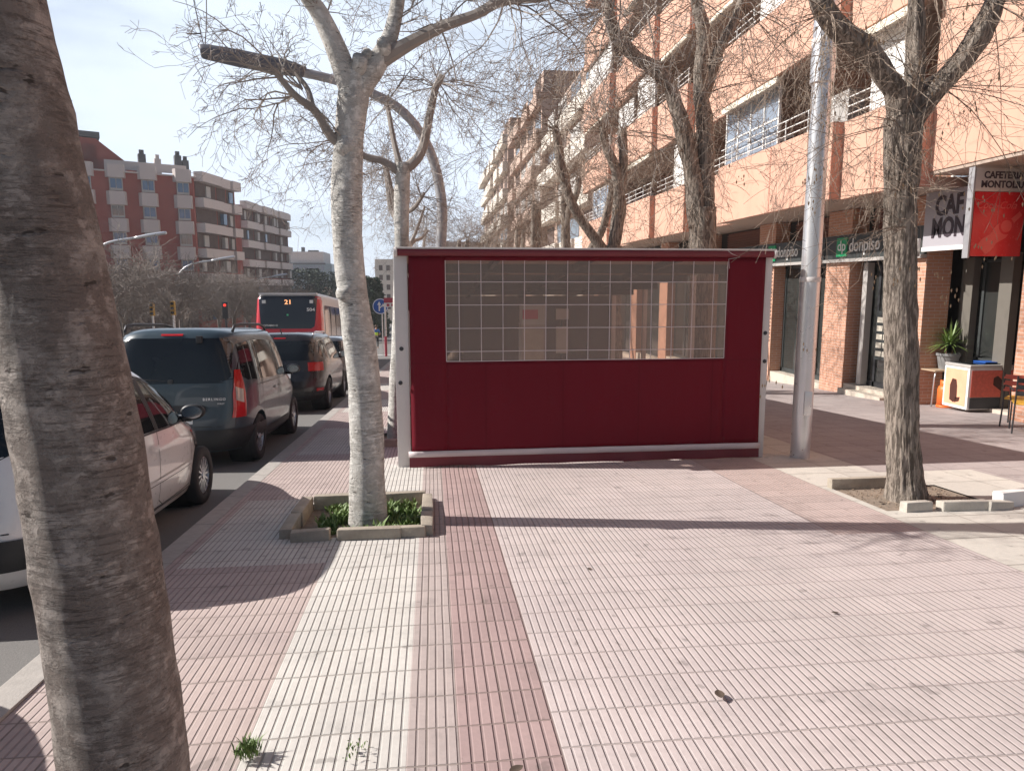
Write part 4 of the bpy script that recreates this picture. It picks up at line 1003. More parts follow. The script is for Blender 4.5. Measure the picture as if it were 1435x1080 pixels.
    text('model_lettering', 'BERLINGO', .046, M['alloy'], t, faceY(.52, -1.957, .90), .003, .001, sp=1.35)
    text('trim_lettering', 'FIRST', .028, M['alloy'], t, faceY(.60, -1.960, .845), .003, .0005, sp=1.3)
    mb = MB()
    for pts in ([(-.74,1.04),(-.74,.62)],[(.74,1.04),(.74,.62)]):
        x = pts[0][0]; mb.grid(lambda u, v: (x+.004*(v*2-1), c.rear(x, .56+.5*u)-.003, .56+.5*u), 8, 1)
    mb.grid(lambda u, v: (-.74+1.48*u, c.rear(-.74+1.48*u, .56)-.003, .556+.008*v), 10, 1)
    mb.build('tailgate_seam', M['trim'], t)
    mb = MB(); mb.tube([(0,-1.915,1.13),(-.3,-1.925,1.15),(-.55,-1.925,1.19)], .010, 6); mb.bbox(-.03,.03,-1.95,-1.90,1.10,1.15,.01); mb.build('rear_wiper', M['trim'], t)
    mb = MB(); mb.bbox(.30,.37,-1.87,-1.80,1.60,1.69,.012); mb.build('window_hinge', M['trim'], t)
    mb = MB(); mb.grid(lambda u, v: (-.62+1.24*u, c.front(-.62+1.24*u, 1.13+.5*v)+.004, 1.13+.5*v), 12, 8); mb.build('windscreen', M['carglass'], t, smooth=True)
    return t
vy = 10.86
build_van((-3.23, vy, g(vy)-.12), 0.)

# --- black suv
def build_suv(loc, rz):
    t = empty('parked_car', loc, 'black suv with red tail lamps and silver roof rails parked in front of the van', 'suv', 'cars parked along the kerb', rz, True)
    c = Car([(.26,-2.05,2.05,.82,5,4),(.36,-2.15,2.14,.90,5,3.6),(.50,-2.20,2.18,.925,5,3.4),(.70,-2.18,2.16,.93,5.5,3.4),(.85,-2.12,2.08,.925,6,3.6),(.96,-2.10,1.9,.92,6,3.4),(1.04,-2.09,1.4,.91,6,3.2),(1.09,-2.08,1.1,.90,6,3.4),
             (1.25,-2.02,.86,.85,6,4),(1.42,-1.92,.60,.79,6,4),(1.54,-1.83,.38,.74,5.5,4),(1.60,-1.78,.24,.70,5,4),(1.64,-1.70,.08,.62,4.5,3.5),(1.665,-1.5,-.2,.45,4,3)])
    wh = (-1.30, 1.30); wr = .35
    c.body(M['cblack'], t, wh, wr); arch_liner(t, c, wh, wr)
    for y in wh:
        for sg in (-1, 1): wheel(t, sg*.80, y, wr, sg, spokes=5, w=.24)
    mb = MB(); c.rear_panel(mb, -.70, .70, 1.10, 1.50, .005, 24, 12, .10); mb.build('rear_window', M['carglass'], t, smooth=True)
    for sg in (-1, 1):
        mb = MB()
        c.side_panel(mb, [(-1.78,1.24),(-1.55,1.47),(-1.15,1.51),(-.95,1.52)], [(-1.78,1.21),(-1.55,1.10),(-1.15,1.10),(-.95,1.10)], sg)
        c.side_panel(mb, [(-.88,1.52),(-.4,1.52),(-.05,1.51)], [(-.88,1.09),(-.4,1.08),(-.05,1.08)], sg)
        c.side_panel(mb, [(.02,1.51),(.3,1.44),(.55,1.32),(.80,1.16)], [(.02,1.08),(.3,1.08),(.55,1.07),(.84,1.08)], sg)
        mb.build('side_window', M['carglass'], t, smooth=True)
        mb = MB(); c.side_panel(mb, [(-1.82,1.27),(-1.58,1.50),(-.9,1.55),(0,1.54),(.32,1.47),(.86,1.16)], [(-1.82,1.255),(-1.58,1.485),(-.9,1.535),(0,1.525),(.32,1.455),(.84,1.15)], sg, .008, 1, 5); mb.build('window_trim', M['chrome'], t)
        mb = MB()
        for pts in ([(-.91,1.5),(-.91,.42)], [(-.015,1.5),(-.015,.36)], [(.95,1.0),(.95,.42)]): seam(c, mb, pts, sg)
        mb.build('door_seams', M['trim'], t)
        mb = MB(); c.ring_panel(mb, *((-1.30, -.62) if sg > 0 else (-math.pi+1.30, -math.pi+.62)), .88, 1.06, .012, 12, 6); mb.build('tail_lamp', M['taillight'], t, smooth=True)
        mb = MB(); c.ring_panel(mb, *((-.95, -.62) if sg > 0 else (-math.pi+.95, -math.pi+.62)), .46, .52, .012, 6, 2); mb.build('bumper_reflector', M['taillight'], t, smooth=True)
        mb = MB(); mb.tube([(sg*.63,-1.55,1.60),(sg*.635,-1.48,1.665),(sg*.64,-1.2,1.68),(sg*.64,-.1,1.675),(sg*.63,.1,1.60)], .017, 8); mb.build('roof_rail', M['chrome'], t, smooth=True)
        mirror(t, c, .70, 1.10, sg)
        mb = MB(); c.ring_panel(mb, *((.5, .9) if sg > 0 else (math.pi-.5, math.pi-.9)), .72, .90, .006); mb.build('headlight', M['lens'], t, smooth=True)
    mb = MB(); c.ring_panel(mb, -.15, -math.pi+.15, .27, .44, .012, 40, 4); mb.build('rear_bumper', M['trim'], t, smooth=True)
    mb = MB(); c.rear_panel(mb, -.26, .26, .74, .86, .006, 8, 3); mb.build('number_plate', M['signwhite'], t, smooth=True)
    mb = MB(); c.rear_panel(mb, -.12, .12, 1.545, 1.565, .008, 6, 1); mb.build('brake_light', M['taillight'], t)
    mb = MB(); mb.tube([(0,-1.62,1.66),(0,-1.74,1.74)], .012, 6); mb.build('antenna', M['trim'], t)
    mb = MB(); mb.grid(lambda u, v: (-.60+1.20*u, c.front(-.60+1.20*u, 1.12+.40*v)+.004, 1.12+.40*v), 12, 8); mb.build('windscreen', M['carglass'], t, smooth=True)
    return t
build_suv((-3.16, 16.75, g(16.75)-.12), 0.)

# --- white hatchback estate
def build_hatch(loc, rz, paint, label, sy=.92):
    t = empty('parked_car', loc, label, 'car', 'cars parked along the kerb', rz, True)
    k = sy
    c = Car([(z, a*k, b*k, w, n, m) for z, a, b, w, n, m in [(.20,-1.88,1.92,.78,5,4),(.28,-1.98,2.02,.83,5,3.4),(.42,-2.03,2.06,.86,5,3.0),(.58,-2.02,2.05,.87,5.5,2.9),(.72,-1.98,1.98,.87,6,2.9),(.82,-1.96,1.80,.865,6,2.8),(.90,-1.95,1.50,.855,6,2.8),(.96,-1.94,1.28,.845,6,3.),
             (1.08,-1.90,1.02,.80,6,3.6),(1.24,-1.82,.68,.735,6,3.8),(1.38,-1.73,.32,.67,5.5,3.8),(1.45,-1.66,.10,.62,5,3.6),(1.49,-1.56,-.1,.54,4.5,3.4),(1.515,-1.3,-.4,.38,4,3)]])
    wh = (-1.28*k, 1.28*k); wr = .295
    c.body(M[paint], t, wh, wr); arch_liner(t, c, wh, wr)
    for y in wh:
        for sg in (-1, 1): wheel(t, sg*.76, y, wr, sg, spokes=14, w=.19)
    mb = MB(); c.rear_panel(mb, -.62, .62, 1.00, 1.38, .005, 20, 10, .08); mb.build('rear_window', M['carglass'], t, smooth=True)
    for sg in (-1, 1):
        mb = MB()
        c.side_panel(mb, [(-1.62*k,1.10),(-1.50*k,1.32),(-1.05*k,1.37),(-.88*k,1.375)], [(-1.62*k,1.06),(-1.50*k,.97),(-1.05*k,.96),(-.88*k,.955)], sg)
        c.side_panel(mb, [(-.84*k,1.375),(-.4*k,1.38),(-.10*k,1.37)], [(-.84*k,.955),(-.4*k,.945),(-.10*k,.94)], sg)
        c.side_panel(mb, [(-.0*k,1.365),(.25*k,1.30),(.48*k,1.19),(.72*k,1.04)], [(-.02*k,.94),(.25*k,.935),(.48*k,.93),(.76*k,.93)], sg)
        c.side_panel(mb, [(.76*k,1.05),(.86*k,1.00),(1.0*k,.945)], [(.80*k,.93),(.90*k,.925),(1.02*k,.925)], sg)
        mb.build('side_window', M['carglass'], t, smooth=True)
        mb = MB(); c.side_panel(mb, [(-1.66*k,1.12),(-1.52*k,1.36),(-1.05*k,1.41),(-.1*k,1.41),(.28*k,1.335),(.55*k,1.20),(1.04*k,.955)], [(-1.62*k,1.10),(-1.50*k,1.33),(-1.05*k,1.385),(-.1*k,1.385),(.25*k,1.31),(.52*k,1.185),(1.02*k,.945)], sg, .006, 1, 5)
        c.side_panel(mb, [(-.10*k,1.37),(0,1.365)], [(-.10*k,.94),(-.02,.94)], sg, .006, 4, 2); c.side_panel(mb, [(-1.6*k,.955),(1.02*k,.925)], [(-1.6*k,.94),(1.02*k,.912)], sg, .008, 1, 14); mb.build('window_trim', M['trim'], t, smooth=True)
        mb = MB()
        for pts in ([(-.07*k,.94),(-.07*k,.34),(.05*k,.28)], [(.05*k,.28),(.86*k,.30),(.92*k,.60),(.90*k,.90)], [(-.9*k,.94),(-.94*k,.6),(-.82*k,.30),(.05*k,.28)]): seam(c, mb, [(a, b) for a, b in pts], sg)
        mb.build('door_seams', M['trim'], t)
        mb = MB(); c.side_panel(mb, [(-.9*k,.53),(.86*k,.53)], [(-.9*k,.50),(.86*k,.50)], sg, .014, 2, 12); mb.build('rub_strip', M[paint], t)
        mb = MB(); c.side_panel(mb, [(-.9*k,.495),(.86*k,.495)], [(-.9*k,.488),(.86*k,.488)], sg, .006, 1, 12); c.side_panel(mb, [(-.95*k,.275),(.95*k,.275)], [(-.95*k,.262),(.95*k,.262)], sg, .006, 1, 12); mb.build('rub_strip_shadow_gap', M['trim'], t)
        mb = MB()
        for y in (-.26*k, .0): pass
        for y0 in (-.22*k, -.98*k):
            c.side_panel(mb, [(y0-.09,.82),(y0+.09,.825)], [(y0-.09,.785),(y0+.09,.79)], sg, .026, 3, 3)
        mb.build('door_handle', M[paint], t)
        mb = MB(); c.ring_panel(mb, *((-.9, -.40) if sg > 0 else (-math.pi+.9, -math.pi+.40)), .78, 1.06, .010, 10, 8); mb.build('tail_lamp', M['taillight'], t, smooth=True)
        mirror(t, c, .84*k, .97, sg, 'trim')
        mb = MB(); c.ring_panel(mb, *((.42, .95) if sg > 0 else (math.pi-.42, math.pi-.95)), .62, .80, .006, 10, 5); mb.build('headlight', M['lens'], t, smooth=True)
    mb = MB(); c.ring_panel(mb, -.35, -math.pi+.35, .34, .54, .012, 30, 4); mb.build('bumper_insert', M['trim'], t, smooth=True)
    mb = MB(); c.rear_panel(mb, -.26, .26, .66, .77, .006, 8, 3); mb.build('number_plate', M['signwhite'], t)
    mb = MB(); c.rear_panel(mb, -.36, .36, .60, .605, .004, 8, 1); c.rear_panel(mb, -.62, .62, .575, .583, .004, 12, 1); mb.build('tailgate_seam', M['trim'], t)
    mb = MB(); mb.tube([(0,-1.5*k,1.50),(-.02,-1.66*k,1.66)], .006, 6); mb.lathe([(.03,0),(.02,.03),(0,.04)], 10, Matrix.Translation((0,-1.5*k,1.49))); mb.build('antenna', M['trim'], t)
    mb = MB(); mb.tube([(-.02,-1.93*k,1.02),(.3,-1.92*k,1.05),(.5,-1.91*k,1.06)], .009, 6); mb.build('rear_wiper', M['trim'], t)
    mb = MB(); mb.grid(lambda u, v: (-.55+1.10*u, c.front(-.55+1.10*u, 1.0+.36*v)+.004, 1.0+.36*v), 12, 8); mb.build('windscreen', M['carglass'], t, smooth=True)
    return t
build_hatch((-3.17, 6.06, g(6.06)-.12), R(1.), 'cwhite', 'white estate car with black mirror parked beside the big grey trunk', .92)
build_hatch((-3.15, 1.42, g(1.42)-.12), 0, 'cgrey', 'grey car parked behind the white one, just outside the left edge', .95)
# car glimpsed through the gap left of the big trunk is covered by the row; another parked ahead of the suv
o = build_hatch((-3.15, 21.9, g(21.9)-.12), 0, 'cgrey', 'grey hatchback parked ahead of the black suv, barely seen past it', 1.)

# --- city bus
def build_bus(loc):
    t = empty('city_bus', loc, 'red city bus showing its dark rear window with the number 21', 'bus', None, 0, True)
    c = Car([(.30,-.02,12.0,1.2,14,8),(.40,-.10,12.1,1.25,14,8),(1.2,-.12,12.1,1.26,14,8),(2.0,-.08,12.1,1.25,14,8),(2.85,.02,12.0,1.22,12,8),(2.98,.08,11.9,1.17,10,7),(3.04,.18,11.8,1.08,8,6)], 5.)
    c.body(M['buswhite'], t, (3.2, 9.2), .48, 120, 1.1)
    for y in (3.2, 9.2):
        for sg in (-1, 1): wheel(t, sg*1.08, y, .48, sg, 'steel', 8, .28)
    mb = MB(); c.ring_panel(mb, -.0, -math.pi, .32, 3.02, .012, 160, 22)
    # red shell keeps only the rear face and its corners
    keep = [i for i, f in enumerate(mb.f) if max(mb.v[j][1] for j in f) < .42]
    mb.f = [mb.f[i] for i in keep]; mb.mi = [0]*len(mb.f); mb.build('rear_shell', M['busred'], t, smooth=True)
    mb = MB()
    def rw(u, v):
        z = 1.72+1.22*v; hw = 1.06-.10*(1-v)**1.5; 
        if v < .08: hw -= .12*(1-v/.08)**2
        x = (u*2-1)*hw; return (x, c.rear(x, z)-.026, z)
    mb.grid(rw, 24, 16); mb.build('rear_window', M['buswin'], t, smooth=True)
    mb = MB(); mb.box(-1.05, 1.05, .02, .30, 2.985, 3.05); mb.build('roof_edge', M['buswhite'], t)
    text('route_number', '21', .23, M['ledamber'], t, faceY(0.02, -.055, 2.70), .003, .004, sx=1.2)
    text('fleet_number', '504', .17, M['signwhite'], t, faceY(.84, -.075, 2.42), .003, .004, sx=1.2)
    text('maker_lettering', 'CITARO G', .085, M['signwhite'], t, faceY(-.62, -.15, 1.84), .003, .002, sx=1.3)
    for x in (-.92, .80):
        mb = MB(); mb.box(x, x+.13, -.062, -.045, 2.66, 2.78); mb.build('window_sticker', M['signwhite'], t)
    mb = MB(); mb.box(-.03, .03, -.13, -.12, 2.2, 2.26); mb.build('interior_light', M['ledgreen'], t)
    for sg in (-1, 1):
        mb = MB(); c.side_panel(mb, [(.7,2.6),(11.6,2.6)], [(.7,1.15),(11.6,1.15)], sg, .012, 4, 30); mb.build('side_glazing', M['buswin'], t, smooth=True)
        mb = MB(); mb.box(sg*1.16-.05, sg*1.16+.05, .05, .16, .8, 1.2); mb.build('tail_lamp', M['taillight'], t)
        mb = MB()
        for y in (2.1, 3.6, 5.1, 6.6, 8.1, 9.6): mb.box(sg*(c.side(y,1.8)+.012)-.004, sg*(c.side(y,1.8)+.012)+.008, y-.05, y+.05, 1.2, 2.58)
        mb.build('window_post', M['trim'], t)
    return t
bus = build_bus((-5.34, 26.9, g(26.9)-.12))
# plate, bumper on the hidden lower rear
mb = MB(); mb.box(-.26, .26, -.135, -.125, .62, .73); mb.build('number_plate', M['signwhite'], bus)

# ------------------------------------------------------------------ street furniture
def arc_lamp(x, y, label, pts=None, d=1, group='curved street lamps across the avenue', r0=.13):
    t = empty('street_lamp', (x, y, g(y)), label, 'street lamp', group)
    P = [(0,0,0),(0.02,0,2.0),(.05,0,3.6),(.08,0,4.8),(-.22,0,6.05),(-.95,0,6.98),(-2.2,0,7.50),(-3.2,0,7.72)]
    P = [(a*d, b, c_) for a, b, c_ in P]
    mb = MB(); limb(mb, P, [r0, r0*.95, r0*.9, r0*.85, r0*.8, r0*.75, r0*.72, r0*.7], 16, 0, 0, 6); mb.build('pole', M['lampgrey'], t, smooth=True)
    mb = MB(); limb(mb, [(-3.1*d,0,7.72),(-3.6*d,0,7.82),(-4.6*d,0,7.98),(-5.35*d,0,8.10),(-5.45*d,0,8.11)], [r0*.8, r0*1.25, r0*1.35, r0*1.15, r0*.9], 12, 0, 0, 4)
    for i, v in enumerate(mb.v): pass
    mb.build('luminaire', M['lampdark'], t, smooth=True)
    mb = MB(); mb.box(-5.2*d if d > 0 else 3.7, -3.7*d if d > 0 else 5.2, -.10, .10, 7.70, 7.73, Matrix.Rotation(0, 4, 'Y')); 
    return t
big = arc_lamp(.20, 18., 'big curved street lamp arching to the left behind the pale trees, dark flat head', group='curved street lamps on this side', r0=.15)
mb = MB(); mb.tube([(-5.38,0,8.15),(-5.45,0,8.5),(-5.62,0,9.6),(-5.65,0,10.6)], .012, 4); mb.tube([(-5.38,0,8.15),(-5.30,0,8.8),(-5.22,0,10.6)], .012, 4); mb.tube([(-5.75,0,8.48),(-5.45,0,8.5)], .015, 4); mb.build('wires', M['darkmetal'], big)
for (x, y, lb) in ((-22.3, 49, 'leftmost curved lamp across the avenue, in front of the red brick block'), (-22.3, 65, 'middle curved lamp across the avenue, above the van'), (-22, 86, 'curved lamp across the avenue just left of the bus')):
    t = empty('street_lamp', (x, y, g(y)), lb, 'street lamp', 'curved street lamps across the avenue')
    mb = MB(); limb(mb, [(0,0,0),(0,0,3.5),(.0,0,5.2),(.45,0,6.5),(1.5,0,7.2),(3.2,0,7.52)], [.11,.10,.10,.09,.085,.08], 10, 0, 0, 6); mb.build('pole', M['steel'], t, smooth=True)
    mb = MB(); limb(mb, [(3.1,0,7.5),(4.0,0,7.68),(5.0,0,7.84),(5.1,0,7.85)], [.09,.12,.11,.06], 8, 0, 0, 3); mb.build('luminaire', M['steel'], t, smooth=True)
# steel pole at the right
t = empty('light_column', (4.58, 8.14, g(8.14)), 'shiny steel column standing at the right of the red screen', 'pole')
mb = MB(); z = g(8.14)
mb.lathe([(.118,-.02),(.118,2.2),(.112,2.21),(.112,4.46)], 32)
mb.lathe([(.112,4.46),(.135,4.48),(.135,4.94),(.128,4.95),(.128,5.45),(.0,5.47)], 32); mb.build('shaft', M['steel'], t, ang=30)
mb = MB(); mb.lathe([(.119,2.18),(.124,2.19),(.124,2.23),(.119,2.24)], 32); mb.lathe([(.136,4.90),(.14,4.91),(.14,4.96),(.136,4.97)], 32); mb.build('collar', M['whitemetal'], t, ang=30)
mb = MB(); mb.bbox(-.05,.05,-.123,-.10,.55,.85,.006); mb.build('hatch', M['steel'], t, ang=30)
# blue round sign and street name post
t = empty('road_sign', (-2.78, 40., g(40)), 'blue round road sign with a white arrow on a thin grey post', 'road sign')
mb = MB(); mb.tube([(0,0,0),(0,0,2.95)], .03, 8); mb.build('post', M['steel'], t)
mb = MB(); mb.lathe([(0,-.012),(.44,-.012),(.44,.012),(0,.012)], 32, Matrix.Translation((-.08,-.04,2.78)) @ Matrix.Rotation(R(90), 4, 'X')); mb.build('disc', M['roadblue'], t, ang=40)
mb = MB(); mb.lathe([(.39,0),(.43,0)], 32, Matrix.Translation((-.08,-.056,2.78)) @ Matrix.Rotation(R(90), 4, 'X'))
A = Matrix.Translation((-.08,-.058,2.78)) @ Matrix.Rotation(R(90), 4, 'X')
mb.prism([(-.10,-.26),(-.03,-.26),(-.03,.08),(.04,.08),(-.065,.28),(-.17,.08),(-.10,.08)], 0, .004, A); mb.prism([(-.03,-.12),(.12,.02),(.12,-.05),(.25,.06),(.12,.16),(.12,.09),(-.03,-.03)], 0, .004, A); mb.build('arrow', M['signwhite'], t)
t = empty('street_name_sign', (-2.56, 39.2, g(39.2)), 'red and white street name plates on a brown lower post beside the blue sign', 'street sign')
mb = MB(); mb.tube([(0,0,0),(0,0,1.1)], .07, 10); mb.build('lower_post', M['signmag'], t)
mb = MB(); mb.tube([(0,0,1.1),(0,0,3.2)], .055, 10); mb.build('upper_post', M['steel'], t)
mb = MB(); mb.box(-.05, .85, -.10, -.07, 2.95, 3.22); mb.build('name_plate', M['signmag'], t)
mb = MB(); mb.box(-.05, .85, -.10, -.07, 2.72, 2.94); pl = mb.build('number_panel', M['signwhite'], t)
mb = MB()
for x in (.1, .35, .6): mb.box(x, x+.15, -.106, -.101, 2.76, 2.90)
mb.build('pictogram', M['signmag'], pl)
# traffic lights across the road
for (x, y, lb) in ((-15.0, 43, 'yellow framed traffic light above the left of the van roof'), (-17.1, 45.5, 'thin yellow traffic light left of the brighter one, above the van roof')):
    t = empty('traffic_light', (x, y, g(y)), lb, 'traffic light', 'yellow traffic lights across the avenue')
    mb = MB(); mb.tube([(0,0,0),(0,0,2.5)], .07, 10); mb.build('post', M['steel'], t)
    mb = MB(); mb.bbox(-.12,.12,-.12,.12,2.4,3.2,.03); h_ = mb.build('housing', M['yellow'], t, ang=40)
    for z in (2.54, 2.80, 3.06):
        mb = MB(); mb.lathe([(0,0),(.085,0),(.09,.05)], 16, Matrix.Translation((0,-.125,z)) @ Matrix.Rotation(R(90), 4, 'X')); mb.build('lens', M['trim'], h_)
t = empty('traffic_light', (-12.4, 44.2, g(44.2)), 'traffic light showing a glowing red lamp, left of the bus', 'traffic light', 'yellow traffic lights across the avenue')
mb = MB(); mb.tube([(0,0,0),(0,0,2.5)], .07, 10); mb.build('post', M['darkmetal'], t)
mb = MB(); mb.bbox(-.17,.17,-.12,.12,2.2,3.2,.03); h_ = mb.build('housing', M['darkmetal'], t, ang=40)
mb = MB(); mb.lathe([(0,0),(.085,0)], 16, Matrix.Translation((0,-.125,3.0)) @ Matrix.Rotation(R(90), 4, 'X')); mb.build('lit_lens', M['ledred'], h_)
t = empty('globe_lamp', (-19.6, 47, g(47)), 'low globe street light shining white left of the traffic lights', 'street lamp')
mb = MB(); mb.tube([(0,0,0),(0,0,3.2)], .05, 8); mb.build('post', M['darkmetal'], t)
mb = MB(); mb.lathe([(0,3.2),(.12,3.22),(.18,3.38),(.12,3.52),(0,3.55)], 16); mb.build('globe', M['signwhite'], t, smooth=True)

# ------------------------------------------------------------------ right building (orange)
B = empty('apartment_building', (9.8, 13., g(13)), 'orange rendered apartment block with white balcony rails above brick shop fronts', 'building')
bo = V((-9.8, -13., -g(13)))
def BL(mb): mb.v = [(v[0]+bo.x, v[1]+bo.y, v[2]+bo.z) for v in mb.v]; return mb
SECT = [(12.17,14.2,8.52),(14.2,20.05,8.28),(20.05,23.2,8.70),(23.2,26.3,8.42),(26.3,30.65,8.22),(30.65,33.4,8.65),(33.4,39.0,8.37)]
FL = 3.2; Z0 = 3.46; PH = 1.56; NF = 4; YE = 42.; BW = 10.75
# pilasters and ground floor
PIL = [(13.1,13.85),(15.7,16.7),(19.4,20.4),(24.2,25.2),(28.6,29.6),(33,34),(37.5,38.5),(41,42)]
for (a, b) in PIL:
    mb = MB(); mb.box(9.8, 10.35, a, b, g(b)-.1, Z0-.01); BL(mb).build('pilaster', M['brick'], B)
mb = MB(); mb.box(9.8, 10.9, 4.2, 10.75, g(10)-.3, Z0-.01); BL(mb).build('brick_wall', M['brick'], B)
mb = MB(); mb.box(9.801, 9.9, 10.751, 13.09, 3.60, Z0+.2); mb.box(10.9, 11.5, 9.9, YE, g(YE)-.3, g(YE)-.25); BL(mb).build('cafe_lintel', M['soffit'], B)
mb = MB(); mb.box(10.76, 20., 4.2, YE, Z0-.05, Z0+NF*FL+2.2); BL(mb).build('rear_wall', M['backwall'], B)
mb = MB(); mb.box(11.6, 20., 4.2, YE, g(YE)-.5, Z0-.06); BL(mb).build('ground_floor_wall', M['shopback'], B)
mb = MB(); mb.box(9.0, 10.755, 4.2, 12.168, Z0+.26+.001, Z0+NF*FL+2.2); BL(mb).build('core_wall', M['orange'], B)
mb = MB()
for yy in (5.5, 8.2): mb.box(8.988, 8.999, yy, yy+.03, Z0+.27, Z0+NF*FL+2.2)
for zz in range(1, 5): mb.box(8.990, 8.9995, 4.2, 12.16, Z0+zz*FL-.02, Z0+zz*FL)
BL(mb).build('wall_joint', M['joint'], B)
mb = MB(); mb.box(9.05, 10.9, 4.2, 13.098, Z0-.005, Z0+.2); BL(mb).build('canopy_slab', M['soffit'], B) if False else None
mb = MB(); mb.box(9.02, 11.6, 4.2, 12.16, Z0+.20, Z0+.26); mb.box(9.80, 11.6, 4.2, 13.098, Z0+.10, Z0+.199); BL(mb).build('core_slab', M['soffit'], B)
# stall risers, steps, shop windows
for i, (a, b) in enumerate(zip(PIL, PIL[1:])):
    y0, y1 = a[1], b[0]; zb_ = g((y0+y1)/2)
    mb = MB(); mb.box(9.83, 10.6, y0+.001, y1-.001, g(y1)-.2, g(y0)+.14); BL(mb).build('plinth_step', M['stone'], B)
    fr = MB(); z1 = 2.22
    for yy in (y0+.03, y0+(y1-y0)*.30, y0+(y1-y0)*.62, y1-.1): fr.box(10.14, 10.22, yy, yy+.075, g(y0)+.14, z1)
    fr.box(10.14, 10.22, y0, y1, z1-.08, z1); fr.box(10.14, 10.22, y0, y1, g(y0)+.14, g(y0)+.26)
    f_ = BL(fr).build('shop_window', M['signgrey'] if i else M['darkmetal'], B)
    mb = MB(); mb.box(10.17, 10.185, y0+.02, y1-.02, g(y0)+.15, z1-.02); BL(mb).build('pane', M['panedark'], f_)
    mb = MB(); mb.box(10.225, 10.30, y0, y1, 2.23, Z0-.02); BL(mb).build('overpanel', M['dark'], B)
mb = MB()
mb.box(9.97, 10.13, 15.25, 15.42, g(14)+.16, 2.2)
BL(mb).build('white_jamb', M['silver'], B)
mb = MB(); mb.box(9.60, 9.829, 13.95, 15.55, g(15)-.2, g(14.)+.06); BL(mb).build('entrance_step', M['stone'], B)
# louvres over the sign band
for y0, y1 in ((14.2,15.5),(17.1,19.0),(21.,23.6)):
    mb = MB(); mb.box(10.21, 10.224, y0, y1, 2.90, 3.42)
    for k in range(6): mb.box(10.17, 10.2099, y0, y1, 2.92+k*.08, 2.955+k*.08)
    BL(mb).build('vent_grille', M['joint'], B)
# balconies
parp = []
for k in range(NF+1):
    zb_ = Z0+k*FL; h_ = PH if k < NF else 1.2
    for si, (y0, y1, X) in enumerate(SECT):
        mb = MB(); mb.box(X, X+.14, y0+.001, y1-.001, zb_, zb_+h_)
        pr = BL(mb).build('parapet', M['orange'], B)
        mb = MB(); mb.box(X+.001, X+.6, y0-.02, y0+.0005, zb_+.001, zb_+h_-.001); BL(mb).build('return_face', M['orangeD'], pr); mb = MB()  # darker orange puts shade into the faces turned from the sun
        jn = [y0+(y1-y0)*q for q in ((.42,) if y1-y0 < 4 else (.45,))]
        for jy in jn: mb.box(X-.006, X+.01, jy, jy+(.05 if si % 2 else .04), zb_+.002, zb_+h_-.002)
        BL(mb).build('joint_strip', M['orangeD'], pr)
        if k < NF:
            mb = MB()
            for dz in (.14, .30, .48): mb.tube([(X+.07, y0+.02, zb_+h_+dz), (X+.07, y1-.02, zb_+h_+dz)], .016, 6)
            yy = y0+.1
            while yy < y1: mb.box(X+.06, X+.08, yy, yy+.02, zb_+h_-.02, zb_+h_+.48); yy += 1.0
            BL(mb).build('railing', M['whitep'], B)
    mb = MB()
    for (y0, y1, X) in SECT: mb.box(X+.141, 10.759, y0, y1, zb_+.002, zb_+.18)
    BL(mb).build('balcony_slab', M['soffit'], B)
# things behind the rails: windows, glazed loggias, awnings
def loggia(y0, y1, X, k, pane='panegrey', n=4, h=1.62):
    q = .9289; y0, y1, X, h = y0*q, y1*q, X*q-.08, h*q; zb_ = Z0+k*FL+PH; mb = MB()
    for i in range(n+1):
        yy = y0+(y1-y0)*i/n; mb.box(X+.16, X+.22, yy-.025, yy+.025, zb_, zb_+h)
    mb.box(X+.16, X+.22, y0, y1, zb_+h-.05, zb_+h); mb.box(X+.16, X+.22, y0, y1, zb_+h*.45, zb_+h*.45+.04)
    f_ = BL(mb).build('glazed_balcony', M['whitep'], B)
    mb = MB(); mb.box(X+.18, X+.19, y0, y1, zb_-.1, zb_+h-.01); BL(mb).build('pane', M[pane], f_)
def awning(y0, y1, X, k):
    q = .9289; y0, y1, X = y0*q, y1*q, X*q-.08; zt = Z0+(k+1)*FL-.02; mb = MB(); mb.bbox(X-.02, X+.16, y0, y1, zt-.17, zt-.02, .04); 
    mb.add([(X-.02,y0,zt-.15),(X-.02,y1,zt-.15),(X-.16,y1,zt-.26),(X-.16,y0,zt-.26)], [(0,1,2,3)]); BL(mb).build('awning', M['cream'], B)
def bwin(y0, y1, k, w='pane', h0=.1, h1=2.4):
    zb_ = Z0+k*FL+.18; mb = MB()
    for (a, b, c_, d_) in ((y0,y0+.07,h0,h1),(y1-.07,y1,h0,h1),((y0+y1)/2-.04,(y0+y1)/2+.04,h0,h1)): mb.box(10.68, 10.755, a, b, zb_+c_, zb_+d_)
    mb.box(10.68, 10.755, y0, y1, zb_+h1, zb_+h1+.07); f_ = BL(mb).build('window', M['whitep'], B)
    mb = MB(); mb.box(10.72, 10.75, y0+.01, y1-.01, zb_+h0, zb_+h1); BL(mb).build('pane', M[w], f_)
rg = random.Random(77)
loggia(18.2, 21.5, 9.0, 0, n=4); awning(18.0, 21.5, 9.0, 0); loggia(13.2, 14.6, 9.25, 0, 'whitep', 2); awning(13.2, 15.2, 9.25, 0)
awning(28.6, 32.6, 8.95, 0); loggia(25.1, 26.6, 9.15, 0, 'whitep', 2); awning(22, 24.8, 9.45, 1); loggia(16., 19.5, 9.0, 1, 'whitep', 5); awning(25.2, 28., 9.15, 1)
